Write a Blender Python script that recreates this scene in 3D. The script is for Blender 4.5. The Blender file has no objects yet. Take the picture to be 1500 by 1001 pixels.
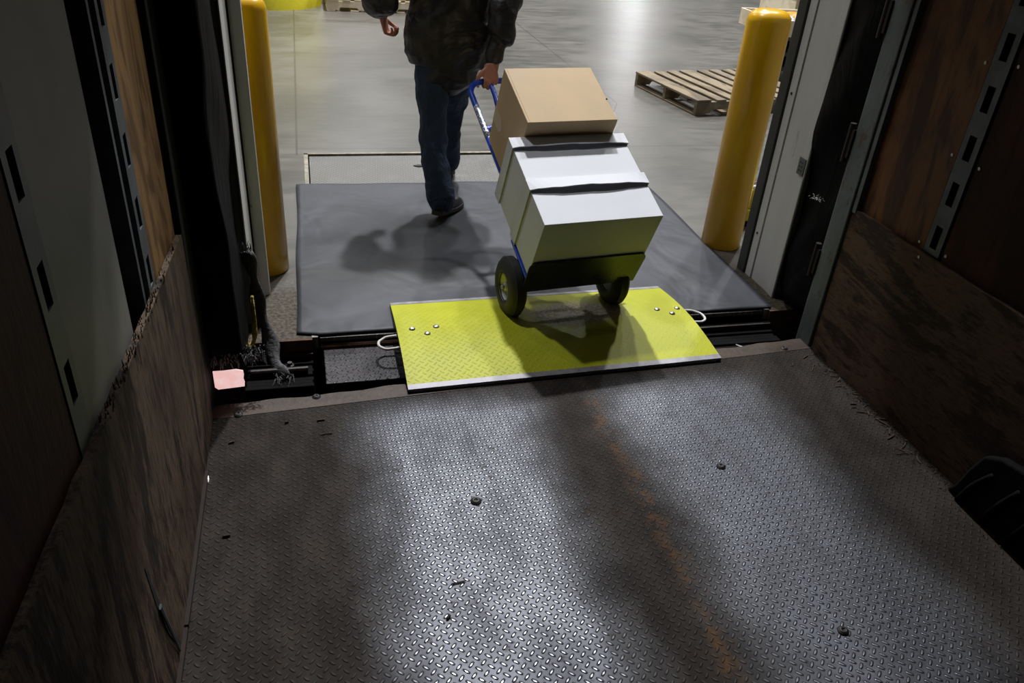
import bpy, bmesh, math, random
from mathutils import Vector, Matrix
random.seed(7)
sc = bpy.context.scene
COL = sc.collection
PI = math.pi

# ------------------------------------------------------------------ helpers
def tag(o, label=None, cat=None, group=None, kind=None):
    if label: o['label'] = label
    if cat: o['category'] = cat
    if group: o['group'] = group
    if kind: o['kind'] = kind
    return o

def empty(name, loc, label, cat, group=None):
    o = bpy.data.objects.new(name, None); COL.objects.link(o)
    o.location = loc; o.empty_display_size = .1
    return tag(o, label, cat, group)

def obj(name, bm, mat, parent=None, smooth=False, bevel=0, segs=2, origin='auto', auto=None):
    bmesh.ops.recalc_face_normals(bm, faces=bm.faces[:])
    me = bpy.data.meshes.new(name)
    off = Vector((0, 0, 0))
    if parent is None:
        xs = [v.co for v in bm.verts]
        if origin == 'auto':
            off = Vector(((min(c.x for c in xs)+max(c.x for c in xs))/2, (min(c.y for c in xs)+max(c.y for c in xs))/2, min(c.z for c in xs)))
            for v in bm.verts: v.co -= off
    bm.to_mesh(me); bm.free()
    o = bpy.data.objects.new(name, me); COL.objects.link(o)
    if parent is None: o.location = off
    else:
        o.parent = parent
        p = parent; loc = Vector((0, 0, 0))
        while p is not None: loc += p.location; p = p.parent
        o.location = -loc
    if mat: me.materials.append(mat)
    if smooth:
        for p in me.polygons: p.use_smooth = True
    if bevel:
        m = o.modifiers.new('bevel', 'BEVEL'); m.width = bevel; m.segments = segs; m.limit_method = 'ANGLE'; m.angle_limit = math.radians(35)
        for p in me.polygons: p.use_smooth = True
        w = o.modifiers.new('wn', 'WEIGHTED_NORMAL'); w.keep_sharp = True
    return o

def BM(): return bmesh.new()

def hexa(bm, c):
    """c: 8 corners, index = i + 2j + 4k"""
    v = [bm.verts.new(Vector(p)) for p in c]
    for f in ((0,2,3,1),(4,5,7,6),(0,1,5,4),(2,6,7,3),(0,4,6,2),(1,3,7,5)):
        bm.faces.new([v[i] for i in f])
    return v

def box(bm, lo, hi):
    return hexa(bm, [(hi[0] if i & 1 else lo[0], hi[1] if i & 2 else lo[1], hi[2] if i & 4 else lo[2]) for i in range(8)])

def prism(bm, poly, z0, z1, f=None):
    """poly list of 2-tuples extruded z0..z1, mapped by f(x,y,z)"""
    f = f or (lambda x, y, z: (x, y, z))
    a = [bm.verts.new(f(x, y, z0)) for x, y in poly]
    b = [bm.verts.new(f(x, y, z1)) for x, y in poly]
    bm.faces.new(a); bm.faces.new(b[::-1])
    n = len(poly)
    for i in range(n): bm.faces.new([a[i], a[(i+1) % n], b[(i+1) % n], b[i]])

def loft(bm, pts, rad, n=16, up=(0, 1, 0), cap=True, closed=False):
    """tube through pts; rad: float, or list of r or (rx, ry); rx is measured along side = dir x up"""
    pts = [Vector(p) for p in pts]; m = len(pts)
    if not isinstance(rad, (list, tuple)): rad = [rad]*m
    rings = []; U = Vector(up)
    for i, p in enumerate(pts):
        if closed: d = pts[(i+1) % m]-pts[i-1]
        else: d = pts[min(i+1, m-1)]-pts[max(i-1, 0)]
        d.normalize()
        s = d.cross(U)
        if s.length < 1e-4: s = d.cross(Vector((1, 0, 0)))
        s.normalize(); t = s.cross(d).normalized()
        if up is None: U = t
        r = rad[i]; rx, ry = (r if isinstance(r, (list, tuple)) else (r, r))
        rings.append([bm.verts.new(p+s*(rx*math.cos(2*PI*k/n))+t*(ry*math.sin(2*PI*k/n))) for k in range(n)])
    for i in range(m if closed else m-1):
        a = rings[i]; b = rings[(i+1) % m]
        for k in range(n): bm.faces.new([a[k], a[(k+1) % n], b[(k+1) % n], b[k]])
    if cap and not closed:
        bm.faces.new(rings[0]); bm.faces.new(rings[-1][::-1])
    return rings

def smoothpath(pts, k=4):
    """Catmull-Rom"""
    P = [Vector(p) for p in pts]; out = []
    Q = [P[0]*2-P[1]]+P+[P[-1]*2-P[-2]]
    for i in range(1, len(Q)-2):
        for j in range(k):
            t = j/k; a, b, c, d = Q[i-1:i+3]
            out.append(.5*((2*b)+(c-a)*t+(2*a-5*b+4*c-d)*t*t+(3*b-a-3*c+d)*t**3))
    out.append(P[-1]); return out

def lathe(bm, prof, c, axis=(0, 0, 1), n=32):
    """prof: list of (r, h) revolved about axis through c"""
    A = Vector(axis).normalized(); X = A.orthogonal().normalized(); Y = A.cross(X)
    c = Vector(c); rings = []
    for r, h in prof:
        if r < 1e-6: rings.append([bm.verts.new(c+A*h)])
        else: rings.append([bm.verts.new(c+A*h+X*(r*math.cos(2*PI*k/n))+Y*(r*math.sin(2*PI*k/n))) for k in range(n)])
    for a, b in zip(rings, rings[1:]):
        for k in range(n):
            l = (k+1) % n
            if len(a) == 1 and len(b) == 1: continue
            if len(a) == 1: bm.faces.new([a[0], b[k], b[l]])
            elif len(b) == 1: bm.faces.new([a[k], a[l], b[0]])
            else: bm.faces.new([a[k], a[l], b[l], b[k]])

def sphere(bm, c, r, seg=16, sz=(1, 1, 1), rot=None):
    m = Matrix.Translation(Vector(c)) @ (rot.to_4x4() if rot else Matrix.Identity(4)) @ Matrix.Diagonal((r*sz[0], r*sz[1], r*sz[2], 1))
    bmesh.ops.create_uvsphere(bm, u_segments=seg, v_segments=max(6, seg*2//3), radius=1, matrix=m)

# ------------------------------------------------------------------ node DSL
class X:
    def __init__(s, nt, v): s.nt, s.v = nt, v
    def _m(s, op, b=None, c=None, clamp=False):
        n = s.nt.nodes.new('ShaderNodeMath'); n.operation = op; n.use_clamp = clamp
        for i, q in enumerate((s, b, c)):
            if q is None: continue
            if isinstance(q, X):
                if isinstance(q.v, (int, float)): n.inputs[i].default_value = q.v
                else: s.nt.links.new(q.v, n.inputs[i])
            else: n.inputs[i].default_value = q
        return X(s.nt, n.outputs[0])
    def __add__(s, o): return s._m('ADD', o)
    __radd__ = __add__
    def __mul__(s, o): return s._m('MULTIPLY', o)
    __rmul__ = __mul__
    def __sub__(s, o): return s._m('SUBTRACT', o)
    def __rsub__(s, o): return X(s.nt, o)._m('SUBTRACT', s)
    def __truediv__(s, o): return s._m('DIVIDE', o)
    def floor(s): return s._m('FLOOR')
    def fract(s): return s._m('FRACT')
    def abs(s): return s._m('ABSOLUTE')
    def mod(s, o): return s._m('FLOORED_MODULO', o)
    def sqrt(s): return s._m('SQRT')
    def sin(s): return s._m('SINE')
    def min(s, o): return s._m('MINIMUM', o)
    def max(s, o): return s._m('MAXIMUM', o)
    def clamp(s): return s._m('ADD', 0.0, clamp=True)
    def pw(s, o): return s._m('POWER', o)
    def step(s, lo, hi):
        n = s.nt.nodes.new('ShaderNodeMapRange'); n.interpolation_type = 'SMOOTHSTEP'; n.clamp = True
        s.nt.links.new(s.v, n.inputs[0]); n.inputs[1].default_value = lo; n.inputs[2].default_value = hi
        return X(s.nt, n.outputs[0])
    def band(s, c, w, soft):
        """1 inside |s-c|<w, falling to 0 over soft"""
        return 1.0-((s-c).abs()).step(w, w+soft)

class Mat:
    def __init__(s, name):
        s.m = bpy.data.materials.new(name); s.m.use_nodes = True
        s.nt = s.m.node_tree; s.nt.nodes.clear()
        s.out = s.nt.nodes.new('ShaderNodeOutputMaterial'); s.b = s.nt.nodes.new('ShaderNodeBsdfPrincipled')
        s.nt.links.new(s.b.outputs[0], s.out.inputs[0])
        g = s.nt.nodes.new('ShaderNodeNewGeometry'); sp = s.nt.nodes.new('ShaderNodeSeparateXYZ')
        s.pos = g.outputs['Position']; s.nt.links.new(s.pos, sp.inputs[0])
        s.x, s.y, s.z = (X(s.nt, sp.outputs[i]) for i in range(3))
    def noise(s, scale=5, detail=4, rough=.55, stretch=(1, 1, 1), off=(0, 0, 0), dist=0):
        mp = s.nt.nodes.new('ShaderNodeMapping'); mp.inputs['Scale'].default_value = stretch; mp.inputs['Location'].default_value = off
        s.nt.links.new(s.pos, mp.inputs[0])
        n = s.nt.nodes.new('ShaderNodeTexNoise'); n.inputs['Scale'].default_value = scale
        n.inputs['Detail'].default_value = detail; n.inputs['Roughness'].default_value = rough; n.inputs['Distortion'].default_value = dist
        s.nt.links.new(mp.outputs[0], n.inputs['Vector'])
        return X(s.nt, n.outputs[0])
    def mix(s, f, a, b):
        n = s.nt.nodes.new('ShaderNodeMix'); n.data_type = 'RGBA'
        if isinstance(f, X): s.nt.links.new(f.v, n.inputs[0])
        else: n.inputs[0].default_value = f
        for i, q in ((6, a), (7, b)):
            if isinstance(q, tuple): n.inputs[i].default_value = (*q, 1)
            else: s.nt.links.new(q, n.inputs[i])
        return n.outputs[2]
    def set(s, name, v):
        if isinstance(v, X): s.nt.links.new(v.v, s.b.inputs[name])
        elif isinstance(v, tuple): s.b.inputs[name].default_value = (*v, 1)
        elif isinstance(v, (int, float)): s.b.inputs[name].default_value = v
        else: s.nt.links.new(v, s.b.inputs[name])
    def bump(s, h, dist=.01, strength=1):
        n = s.nt.nodes.new('ShaderNodeBump'); n.inputs['Distance'].default_value = dist; n.inputs['Strength'].default_value = strength
        s.nt.links.new(h.v, n.inputs['Height']); s.nt.links.new(n.outputs[0], s.b.inputs['Normal'])
    def lug(s, pitch=.0222, ang=47, half=.50, wid=.185, rim=False):
        """raised lug height field of tread plate, 0..1"""
        c, si = math.cos(math.radians(ang))/pitch, math.sin(math.radians(ang))/pitch
        u = s.x*c+s.y*si; v = s.y*c-s.x*si
        cx, cy = u.floor(), v.floor()
        lx, ly = u-cx-.5, v-cy-.5
        k = (cx+cy).mod(2.0)
        a = lx*(1.0-k)+ly*k; b = ly*(1.0-k)+lx*k
        a = a/half; b = b/wid
        e = a*a+b*b
        h = ((1.0-e)*1.25).clamp()
        return (h, (e-1.15).band(0.0, .15, .45)) if rim else h

def simple(name, col, rough=.6, metal=0, var=.25, vs=8, bump=0, bs=60, spec=None, stretch=(1, 1, 1)):
    m = Mat(name)
    n = m.noise(vs, 4, .6, stretch)
    m.set('Base Color', m.mix(n.step(.3, .7), tuple(c*(1-var) for c in col), tuple(min(1, c*(1+var*.6)) for c in col)))
    m.set('Roughness', (n*.2+(rough-.1)).clamp()); m.set('Metallic', metal)
    if spec is not None: m.set('Specular IOR Level', spec)
    if bump: m.bump(m.noise(bs, 3, .6, stretch), bump)
    return m.m

def wood(name, dark, light, axis='z', scale=6, rough=.65, dirt=None, fig=2.5, mixw=.6, da=.85, lo=.25, hi=.8):
    m = Mat(name)
    st = {'x': (.22, 1, 1), 'y': (1, .22, 1), 'z': (1, 1, .22)}[axis]
    big = m.noise(scale, 3, .5, st, dist=fig)
    fine = m.noise(scale*14, 4, .7, st)
    w = ((big*14.0).sin()*.5+.5)*mixw+fine*(1-mixw)
    c = m.mix(w.step(lo, hi), dark, light)
    if dirt:
        d = m.noise(3, 5, .65, (1, 1, 1), off=(3, 5, 1))
        c = m.mix(d.step(.42, .68)*da, c, dirt)
    m.set('Base Color', c); m.set('Roughness', rough); m.set('Specular IOR Level', .25); m.bump(fine, .002)
    return m.m

M = {}
# trailer tread plate: polished in the two wheel lanes, matt brown dirt between and along the walls
m = Mat('tread_plate_steel')
lug, rim = m.lug(rim=True)
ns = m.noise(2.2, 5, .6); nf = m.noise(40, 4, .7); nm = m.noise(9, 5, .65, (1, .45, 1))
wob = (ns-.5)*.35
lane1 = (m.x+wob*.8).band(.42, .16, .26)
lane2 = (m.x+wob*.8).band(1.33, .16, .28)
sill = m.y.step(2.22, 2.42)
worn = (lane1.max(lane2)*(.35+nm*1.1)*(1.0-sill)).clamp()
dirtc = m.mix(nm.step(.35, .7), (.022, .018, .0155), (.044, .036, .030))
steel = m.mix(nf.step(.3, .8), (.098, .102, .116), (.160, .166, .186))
nl = m.noise(55, 2, .5)
steel = m.mix(lug.step(.35, .95)*(.25+nl*1.1).clamp(), steel, (.36, .375, .42))
steel = m.mix(rim*.8, steel, (.020, .020, .022))
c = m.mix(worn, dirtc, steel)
c = m.mix((1.0-worn)*lug.step(.5, 1.0)*.5*nf, c, (.10, .09, .085))
rb = m.noise(14, 5, .75).step(.42, .66)
rust = ((m.x+(m.noise(5, 5, .7, (1, 1, 1))-.5)*.16).band(.955, .004, .05))*rb*(1.0-m.y.step(2.25, 2.4))
c = m.mix(rust*.7, c, (.120, .058, .020))
spots = m.noise(11, 5, .75, (1, 1, 1), off=(9, 2, 0)).step(.58, .72)
c = m.mix(spots*.45, c, (.040, .024, .015))
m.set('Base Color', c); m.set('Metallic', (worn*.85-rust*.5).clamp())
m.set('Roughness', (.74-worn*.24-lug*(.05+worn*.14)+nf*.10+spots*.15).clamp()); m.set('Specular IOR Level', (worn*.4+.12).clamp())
m.bump(lug*(.75+nm*.4)+nf*.10, .0030, 1)
M['tread'] = m.m
def tread2(name, c0, c1, rough, metal, ang=47, dist=.0022, pitch=.0222):
    m = Mat(name); lug = m.lug(pitch, ang); n = m.noise(7, 5, .65); nf = m.noise(50, 3, .6)
    m.set('Base Color', m.mix((n*.7+lug*.3).step(.3, .75), c0, c1)); m.set('Metallic', metal)
    m.set('Roughness', (rough+(n-.5)*.3-lug*.08).clamp()); m.bump(lug+nf*.08, dist)
    return m.m
M['lip_tread'] = tread2('lip_tread_steel', (.022, .020, .022), (.105, .098, .105), .45, .6, 47, .0035, .029)
M['deck_tread'] = tread2('leveler_deck_steel', (.13, .125, .115), (.23, .225, .21), .5, .3, 40, .0015)
# yellow dock plate
m = Mat('yellow_tread_paint'); lug = m.lug(.0235, 47, .5, .15)
n1 = m.noise(5, 5, .65); n2 = m.noise(30, 4, .7); nf = m.noise(90, 2, .6)
dx = (m.x-1.06)/.26; dy = (m.y-2.83)/.14
r = (dx*dx+dy*dy).sqrt()+(n1-.5)*1.0+(n2-.5)*.6
wear = (1.0-r.step(.55, 1.05))
chips = (n2*lug.step(.2, .8)).step(.60, .68)*(m.x-.6).band(.0, .35, .2)
c = m.mix(n1.step(.3, .7), (.455, .475, .009), (.53, .55, .016))
sc_ = m.noise(16, 5, .7, (1, .25, 1)).step(.58, .75)
c = m.mix(sc_*.12, c, (.5, .5, .15))
c = m.mix((wear*(.55+n2*.7)).clamp(), c, m.mix(nf.step(.4, .6), (.34, .27, .18), (.58, .52, .42)))
c = m.mix(chips*.35, c, (.3, .28, .2))
m.set('Base Color', c); m.set('Roughness', (.42+n1*.15+wear*.15).clamp()); m.bump(lug*(.25+m.x.band(.55, .1, .5)*.55)*(1.0-wear*.2)+nf*wear*.8, .0015)
m.set('Specular IOR Level', .3); M['yellow_plate'] = m.m
M['alu'] = simple('bare_aluminium', (.29, .28, .30), .6, .8, .25, 20)
M['bolt'] = simple('zinc_bolt', (.5, .48, .44), .35, .9, .3, 60)
M['darkbolt'] = simple('dark_bolt', (.05, .045, .042), .5, .6, .3, 60)
M['rope'] = simple('white_rope', (.72, .70, .66), .6, 0, .1, 50)
# concrete floor
m = Mat('polished_concrete')
n1 = m.noise(.9, 6, .6); n2 = m.noise(6, 5, .65, (.5, 1.6, 1)); n3 = m.noise(60, 3, .7)
c = m.mix((n1*.55+n2*.45).step(.38, .62), (.082, .077, .067), (.145, .136, .120))
def line(e, at, w=.009): return 1.0-((e-at).abs()).step(w*.5, w)
J = line(m.x, -.088)*m.y.step(5.10, 5.12)
J = J.max(line(m.y, 5.235)*m.x.step(-.09, -.085))
J = J.max(line(m.y, 8.12)*m.x.step(-.09, -.085)*(1.0-m.x.step(2.53, 2.55)))
J = J.max(line(m.y, 7.67)*(1.0-m.x.step(-.09, -.085)))
J = J.max(line(m.x, 2.55)*m.y.step(6.38, 6.40))
J = J.max(line((m.y-5.47)-(m.x-2.12)*2.12, 0.0, .018)*m.x.step(2.0, 2.01)*(1.0-m.x.step(2.54, 2.56)))
J = J.max(line(m.y, 12.4))
c = m.mix(J*.9, c, (.055, .05, .042))
rough_edge = (1.0-m.y.step(3.15, 3.45))
c = m.mix(rough_edge, c, m.mix(n3.step(.35, .65), (.045, .036, .026), (.135, .112, .082)))
m.set('Base Color', c); m.set('Roughness', (.24+n2*.20+rough_edge*.5).clamp()); m.set('Specular IOR Level', .5)
m.bump(n2*.5+n1*.6+n3*rough_edge*2.0, .004)
M['concrete'] = m.m
M['ledge'] = simple('worn_concrete_face', (.13, .115, .095), .9, 0, .4, 30, .01, 60)
# rubber mat
m = Mat('grey_rubber_mat')
n1 = m.noise(2.2, 5, .6, (.7, 1.2, 1), dist=.6); n2 = m.noise(30, 3, .6)
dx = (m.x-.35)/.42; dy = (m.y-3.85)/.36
sm = (1.0-((dx*dx+dy*dy).sqrt()+(n1-.5)*1.4).step(.5, 1.1))  # part of the walker's soft torso shadow, painted into the mat colour
c = m.mix(n1.step(.35, .7), (.040, .043, .051), (.058, .062, .073))
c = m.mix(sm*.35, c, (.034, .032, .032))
sm2 = (m.y+(n1-.5)*.5-(m.x-.5)*(-.12)).band(3.32, .03, .15)*(1.0-m.x.step(.5, 1.0))
c = m.mix(sm2*.4, c, (.055, .052, .050))
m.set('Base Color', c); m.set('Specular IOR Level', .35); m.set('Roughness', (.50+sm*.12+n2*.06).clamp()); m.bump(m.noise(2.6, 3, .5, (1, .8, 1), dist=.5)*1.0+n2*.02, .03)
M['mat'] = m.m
M['black'] = simple('black_rubber', (.007, .007, .0075), .85, 0, .3, 15, .004, 30, .1)
M['pit'] = simple('pit_dark_earth', (.02, .018, .016), .9, 0, .3, 8)
m = Mat('black_seal_vinyl'); n = m.noise(5, 4, .6, (1, 1, .35), dist=1.2); w = m.noise(70, 3, .7)
m.set('Base Color', m.mix(n.step(.4, .7), (.003, .003, .0032), (.007, .007, .0073))); m.set('Roughness', .55); m.set('Specular IOR Level', .05); m.bump(n+w*.03, .012)
M['vinyl'] = m.m
M['vinyl_edge'] = simple('torn_seal_fabric', (.10, .10, .105), .7, 0, .4, 30, .005)
M['thread'] = simple('pale_threads', (.5, .49, .47), .8)
# walls
M['jamb'] = (lambda: None)
m = Mat('white_door_paint'); n = m.noise(4, 4, .6, (1, 1, .3)); st = m.noise(9, 5, .7, (1, 1, .25), off=(2, 1, 4)).step(.66, .74)
m.set('Base Color', m.mix(st*.55, m.mix(n.step(.3, .7), (.62, .61, .585), (.72, .71, .69)), (.22, .16, .09))); m.set('Roughness', .5)
M['jamb'] = m.m
M['track'] = simple('galvanised_track', (.17, .175, .17), .5, .4, .25, 8)
M['darktrack'] = simple('dark_grey_track', (.07, .072, .068), .6, .3, .2, 8)  # even dark grey all over, for the right track and cart shelves
m = Mat('weathered_grey_steel'); n = m.noise(6, 5, .65, (1, 1, .5)); rr = m.noise(14, 5, .75, (1, 1, .6), off=(4, 4, 4)).step(.56, .66)
m.set('Base Color', m.mix(rr*.8, m.mix(n.step(.3, .7), (.10, .115, .12), (.17, .19, .195)), (.10, .055, .03))); m.set('Roughness', .6); m.set('Metallic', .2); m.bump(n, .003)
M['frame'] = m.m
M['post'] = simple('galvanised_slotted_post', (.10, .11, .12), .5, .5, .3, 14)
M['rust_dark'] = simple('dark_rusty_hinge', (.020, .011, .008), .8, .2, .5, 20)
M['rust'] = simple('rusty_steel', (.12, .06, .032), .8, .2, .5, 20, .004, 50)
m = Mat('worn_brown_sill'); n = m.noise(7, 5, .65, (.4, 1.5, 1)); n2 = m.noise(40, 3, .7)
m.set('Base Color', m.mix((n*.6+n2*.4).step(.35, .68), (.028, .017, .011), (.074, .045, .028))); m.set('Roughness', .6); m.set('Metallic', .15); m.bump(n2, .002)
M['sill'] = m.m
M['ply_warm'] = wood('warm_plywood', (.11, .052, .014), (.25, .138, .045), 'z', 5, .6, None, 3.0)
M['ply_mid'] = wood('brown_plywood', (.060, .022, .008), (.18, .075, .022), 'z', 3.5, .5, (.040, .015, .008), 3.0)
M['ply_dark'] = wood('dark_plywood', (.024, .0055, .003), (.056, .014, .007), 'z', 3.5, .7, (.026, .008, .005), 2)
M['ply_scuff'] = wood('scuffed_plywood', (.034, .020, .014), (.13, .078, .050), 'y', 7, .7, (.040, .028, .024), 1.5, .22, .5, .38, .66)
M['ply_scuff_l'] = wood('scuffed_plywood_upright_grain', (.018, .011, .008), (.125, .084, .054), 'z', 7, .75, (.045, .030, .022), 1.5, .25, .6, .38, .68)
m = Mat('grey_lining_sheet'); n = m.noise(2.5, 5, .6); st = m.noise(6, 5, .7, (1, 1, .5), off=(1, 7, 3)).step(.5, .75)*(1.0-m.z.step(.85, 1.15))
m.set('Base Color', m.mix(st*.6, m.mix(n.step(.3, .7), (.145, .140, .125), (.20, .193, .172)), (.08, .08, .08))); m.set('Roughness', .5)
M['frp'] = m.m
M['void'] = simple('black_recess', (.006, .006, .006), .9)
M['splint'] = simple('splintered_edge', (.10, .060, .030), .9, 0, .5, 60)
M['roof'] = simple('trailer_roof_sheet', (.30, .30, .29), .5, .3, .15, 3)
M['bwall'] = simple('warehouse_wall_paint', (.16, .16, .15), .8, 0, .15, 2)
M['ceil'] = simple('warehouse_roof_deck', (.12, .12, .12), .8, 0, .15, 2)
# things
m = Mat('yellow_bollard_plastic'); n = m.noise(7, 4, .6, (1, 1, .5)); sp = m.noise(45, 2, .5).step(.74, .78)
m.set('Base Color', m.mix(sp*.6, m.mix(n.step(.3, .7), (.86, .44, .006), (.95, .54, .008)), (.15, .09, .02))); m.set('Roughness', .30); m.set('Coat Weight', .25); m.set('Coat Roughness', .15)
M['bollard'] = m.m
m = Mat('yellow_curb_paint'); n = m.noise(14, 5, .7)
m.set('Base Color', m.mix(n.step(.5, .65), (.55, .47, .03), (.20, .18, .13))); m.set('Roughness', .75); m.bump(n, .004)
M['curb'] = m.m
M['column'] = simple('yellow_column_guard_paint', (.75, .66, .03), .5, 0, .2, 3)
M['pallet'] = wood('pallet_wood', (.16, .125, .08), (.27, .215, .145), 'y', 5, .8, (.12, .10, .08), 1.0)
M['pallet_new'] = wood('pale_pallet_wood', (.68, .57, .40), (.80, .70, .52), 'x', 4, .75, None, .8)
M['card'] = simple('brown_cardboard', (.57, .415, .24), .75, 0, .08, 4)
M['card_edge'] = simple('cardboard_edge', (.52, .38, .22), .8, 0, .1, 8)
M['tape'] = simple('pale_packing_tape', (.56, .44, .30), .3, 0, .05, 8)
M['boxw'] = simple('white_box_board', (.73, .745, .785), .6, 0, .04, 3)
M['blue'] = simple('blue_enamel', (.010, .055, .46), .3, .0, .15, 10)
M['tyre'] = simple('black_tyre_rubber', (.022, .022, .023), .65, 0, .3, 20, .002, 60)
M['hub'] = simple('grey_wheel_hub', (.42, .42, .42), .45, .4, .2, 30)
M['toe'] = simple('dark_toe_plate_paint', (.035, .045, .075), .28, .5, .3, 12)
M['sticker'] = (lambda: None)
m = Mat('silver_label'); n = m.noise(95, 3, .7, (1, 1, 1))
m.set('Base Color', m.mix(n.step(.52, .58), (.10, .12, .18), (.62, .64, .68))); m.set('Roughness', .3); m.set('Metallic', .3)
M['sticker'] = m.m
M['steel_tube'] = simple('worn_dark_tube', (.06, .065, .08), .35, .6, .3, 20)
m = Mat('black_jacket_cloth'); n = m.noise(11, 4, .6, (1, 1, 1.8), dist=1.5); n2 = m.noise(4, 3, .5, (1, 1, 1.6), dist=1.0)
m.set('Base Color', (.0135, .0128, .0135)); m.set('Roughness', .48); m.bump(n*.15+n2, .03)
M['jacket'] = m.m
m = Mat('dark_blue_denim'); n = m.noise(9, 4, .6, (1, 1, .8), dist=1.2); n2 = m.noise(3, 3, .5); w = m.noise(260, 2, .5)
m.set('Base Color', m.mix(n2.step(.35, .65), (.010, .022, .050), (.024, .050, .100))); m.set('Roughness', .8); m.bump(n+w*.04, .03)
M['jeans'] = m.m
M['skin'] = simple('skin', (.42, .19, .13), .5, 0, .12, 12)
M['hair'] = simple('dark_brown_hair', (.03, .018, .010), .55, 0, .4, 40, .01, 60)
M['eye'] = simple('eye_white', (.7, .68, .66), .2); M['iris'] = simple('dark_iris', (.03, .02, .012), .2)
M['shoe'] = simple('black_shoe_leather', (.014, .013, .013), .38, 0, .3, 20)
M['sole'] = simple('dark_shoe_sole', (.045, .040, .036), .6, 0, .3, 30)
M['leaf'] = simple('dark_scrap', (.02, .015, .012), .8)
M['wsplinter'] = simple('brown_splinter', (.07, .042, .026), .8, 0, .4, 60)
m = Mat('pink_daylight_gap'); n = m.noise(25, 4, .6)
m.set('Base Color', (.3, .2, .2)); m.set('Emission Color', m.mix(n.step(.3, .7), (1, .58, .56), (1, .72, .69))); m.set('Emission Strength', .95)
M['gap'] = m.m
M['lamp'] = simple('lamp_housing', (.5, .5, .5), .4, .6, .1, 3)

# ------------------------------------------------------------------ layout constants
H = 1.70
XL, XR = -.384, 2.034
def rear(x): return 2.405+(x-XL)*.066          # rear edge of the trailer floor
FRONT = -2.0

def struct(name, bm, mat, parent=None, **k):
    o = obj(name, bm, mat, parent, **k)
    if parent is None: o['kind'] = 'structure'
    return o

# ---- trailer floor
bm = BM()
ye = lambda x: rear(x)-.075
hexa(bm, [(XL-.02, FRONT, -.04), (XR+.02, FRONT, -.04), (XL-.02, ye(XL), -.04), (XR+.02, ye(XR), -.04),
          (XL-.02, FRONT, 0), (XR+.02, FRONT, 0), (XL-.02, ye(XL), 0), (XR+.02, ye(XR), 0)])
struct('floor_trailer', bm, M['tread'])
bm = BM()
N_ = 60
poly = [(XL-.02, ye(XL))]+[(XR+.02, ye(XR))]
top = []
for i in range(N_+1):
    x = XR+.02-(XR-XL+.04)*i/N_
    top.append((x, rear(x)+.004*math.sin(i*1.3)+.004*math.sin(i*.47)))
prism(bm, poly+top, -.10, .0015)
struct('trim_sill', bm, M['sill'])

# ---- trailer side walls (structure), with their linings as parts
ZT = 2.75
wl = empty('wall_left', (XL-.04, .3, 0), None, None); wl['kind'] = 'structure'
wr = empty('wall_right', (XR+.04, .3, 0), None, None); wr['kind'] = 'structure'
# left
bm = BM(); box(bm, (XL-.09, FRONT, -.05), (XL-.075, 2.30, ZT)); obj('outer_skin', bm, M['void'], wl)
def zl(y): return .700+(2.29-y)*.095
bm = BM()
ys = [FRONT+i*(2.31-FRONT)/70 for i in range(71)]
tp = [(y, zl(y)+random.uniform(-.004, .004)) for y in ys]
prism(bm, [(2.335, -.02)]+[(2.335, .02), (2.325, .25), (2.312, .5), (2.30, zl(2.3))][:]+tp[::-1][1:]+[(FRONT, -.02)], XL-.016, XL, lambda a, b, c: (c, a, b))
obj('scuff_panel', bm, M['ply_scuff_l'], wl)
bm = BM()
for i in range(170):
    y = random.uniform(1.25, 2.28); z = zl(y)
    if y > 1.95 and random.random() < .6: continue
    x = XL-random.uniform(0, .012)
    l = random.uniform(.006, .022)
    loft(bm, [(x, y, z-.008), (x+random.uniform(-.004, .004), y+random.uniform(-.008, .008), z-.006+l)], [.0022, .0006], 4)
tag(obj('splintered_edge', bm, M['splint'], wl), kind='stuff')
def vpanel(name, y0, y1, mat, x0, x1, par, z0=.6, z1=ZT):
    bm = BM(); box(bm, (x0, y0, z0), (x1, y1, z1)); return obj(name, bm, mat, par, bevel=.002)
vpanel('plywood_strip', 1.93, 2.30, M['ply_warm'], XL-.036, XL-.018, wl)
vpanel('grey_lining_sheet', 1.225, 1.63, M['frp'], XL-.036, XL-.018, wl)
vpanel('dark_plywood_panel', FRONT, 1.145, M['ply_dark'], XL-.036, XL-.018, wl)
vpanel('recess_channel', 1.625, 1.84, M['void'], XL-.074, XL-.060, wl)
def slotted(name, x, y0, y1, z0, z1, side, par, pitch=.152, first=.06, narrow=.45, mat=M['post'], slot=.085):
    """vertical post with rectangular slots; side=+1 faces +x"""
    bm = BM(); ym = (y0+y1)/2; hw = (y1-y0)*narrow/2
    a, b = x, x+.004*side
    box(bm, (min(a, b), y0, z0), (max(a, b), ym-hw, z1)); box(bm, (min(a, b), ym+hw, z0), (max(a, b), y1, z1))
    z = z0+first; zp = z0
    while z+slot < z1:
        box(bm, (min(a, b), ym-hw, zp), (max(a, b), ym+hw, z)); zp = z+slot; z += pitch
    box(bm, (min(a, b), ym-hw, zp), (max(a, b), ym+hw, z1))
    o = obj(name, bm, mat, par)
    bm = BM(); box(bm, (x-.02*side-.004, y0+.002, z0), (x-.02*side+.004, y1-.002, z1)); obj('post_back', bm, M['void'], o)
    bm = BM()
    for yy in (y0, y1-.004): box(bm, (min(x-.02*side, x), yy, z0), (max(x-.02*side, x), yy+.004, z1))
    obj('post_web', bm, mat, o)
    return o
slotted('slotted_post', XL-.020, 1.148, 1.222, .70, ZT, 1, wl, .175, .02, .42, slot=.075)
slotted('slotted_post', XL-.020, 1.845, 1.925, .70, ZT, 1, wl, .150, .05, .40, slot=.075)
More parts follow.
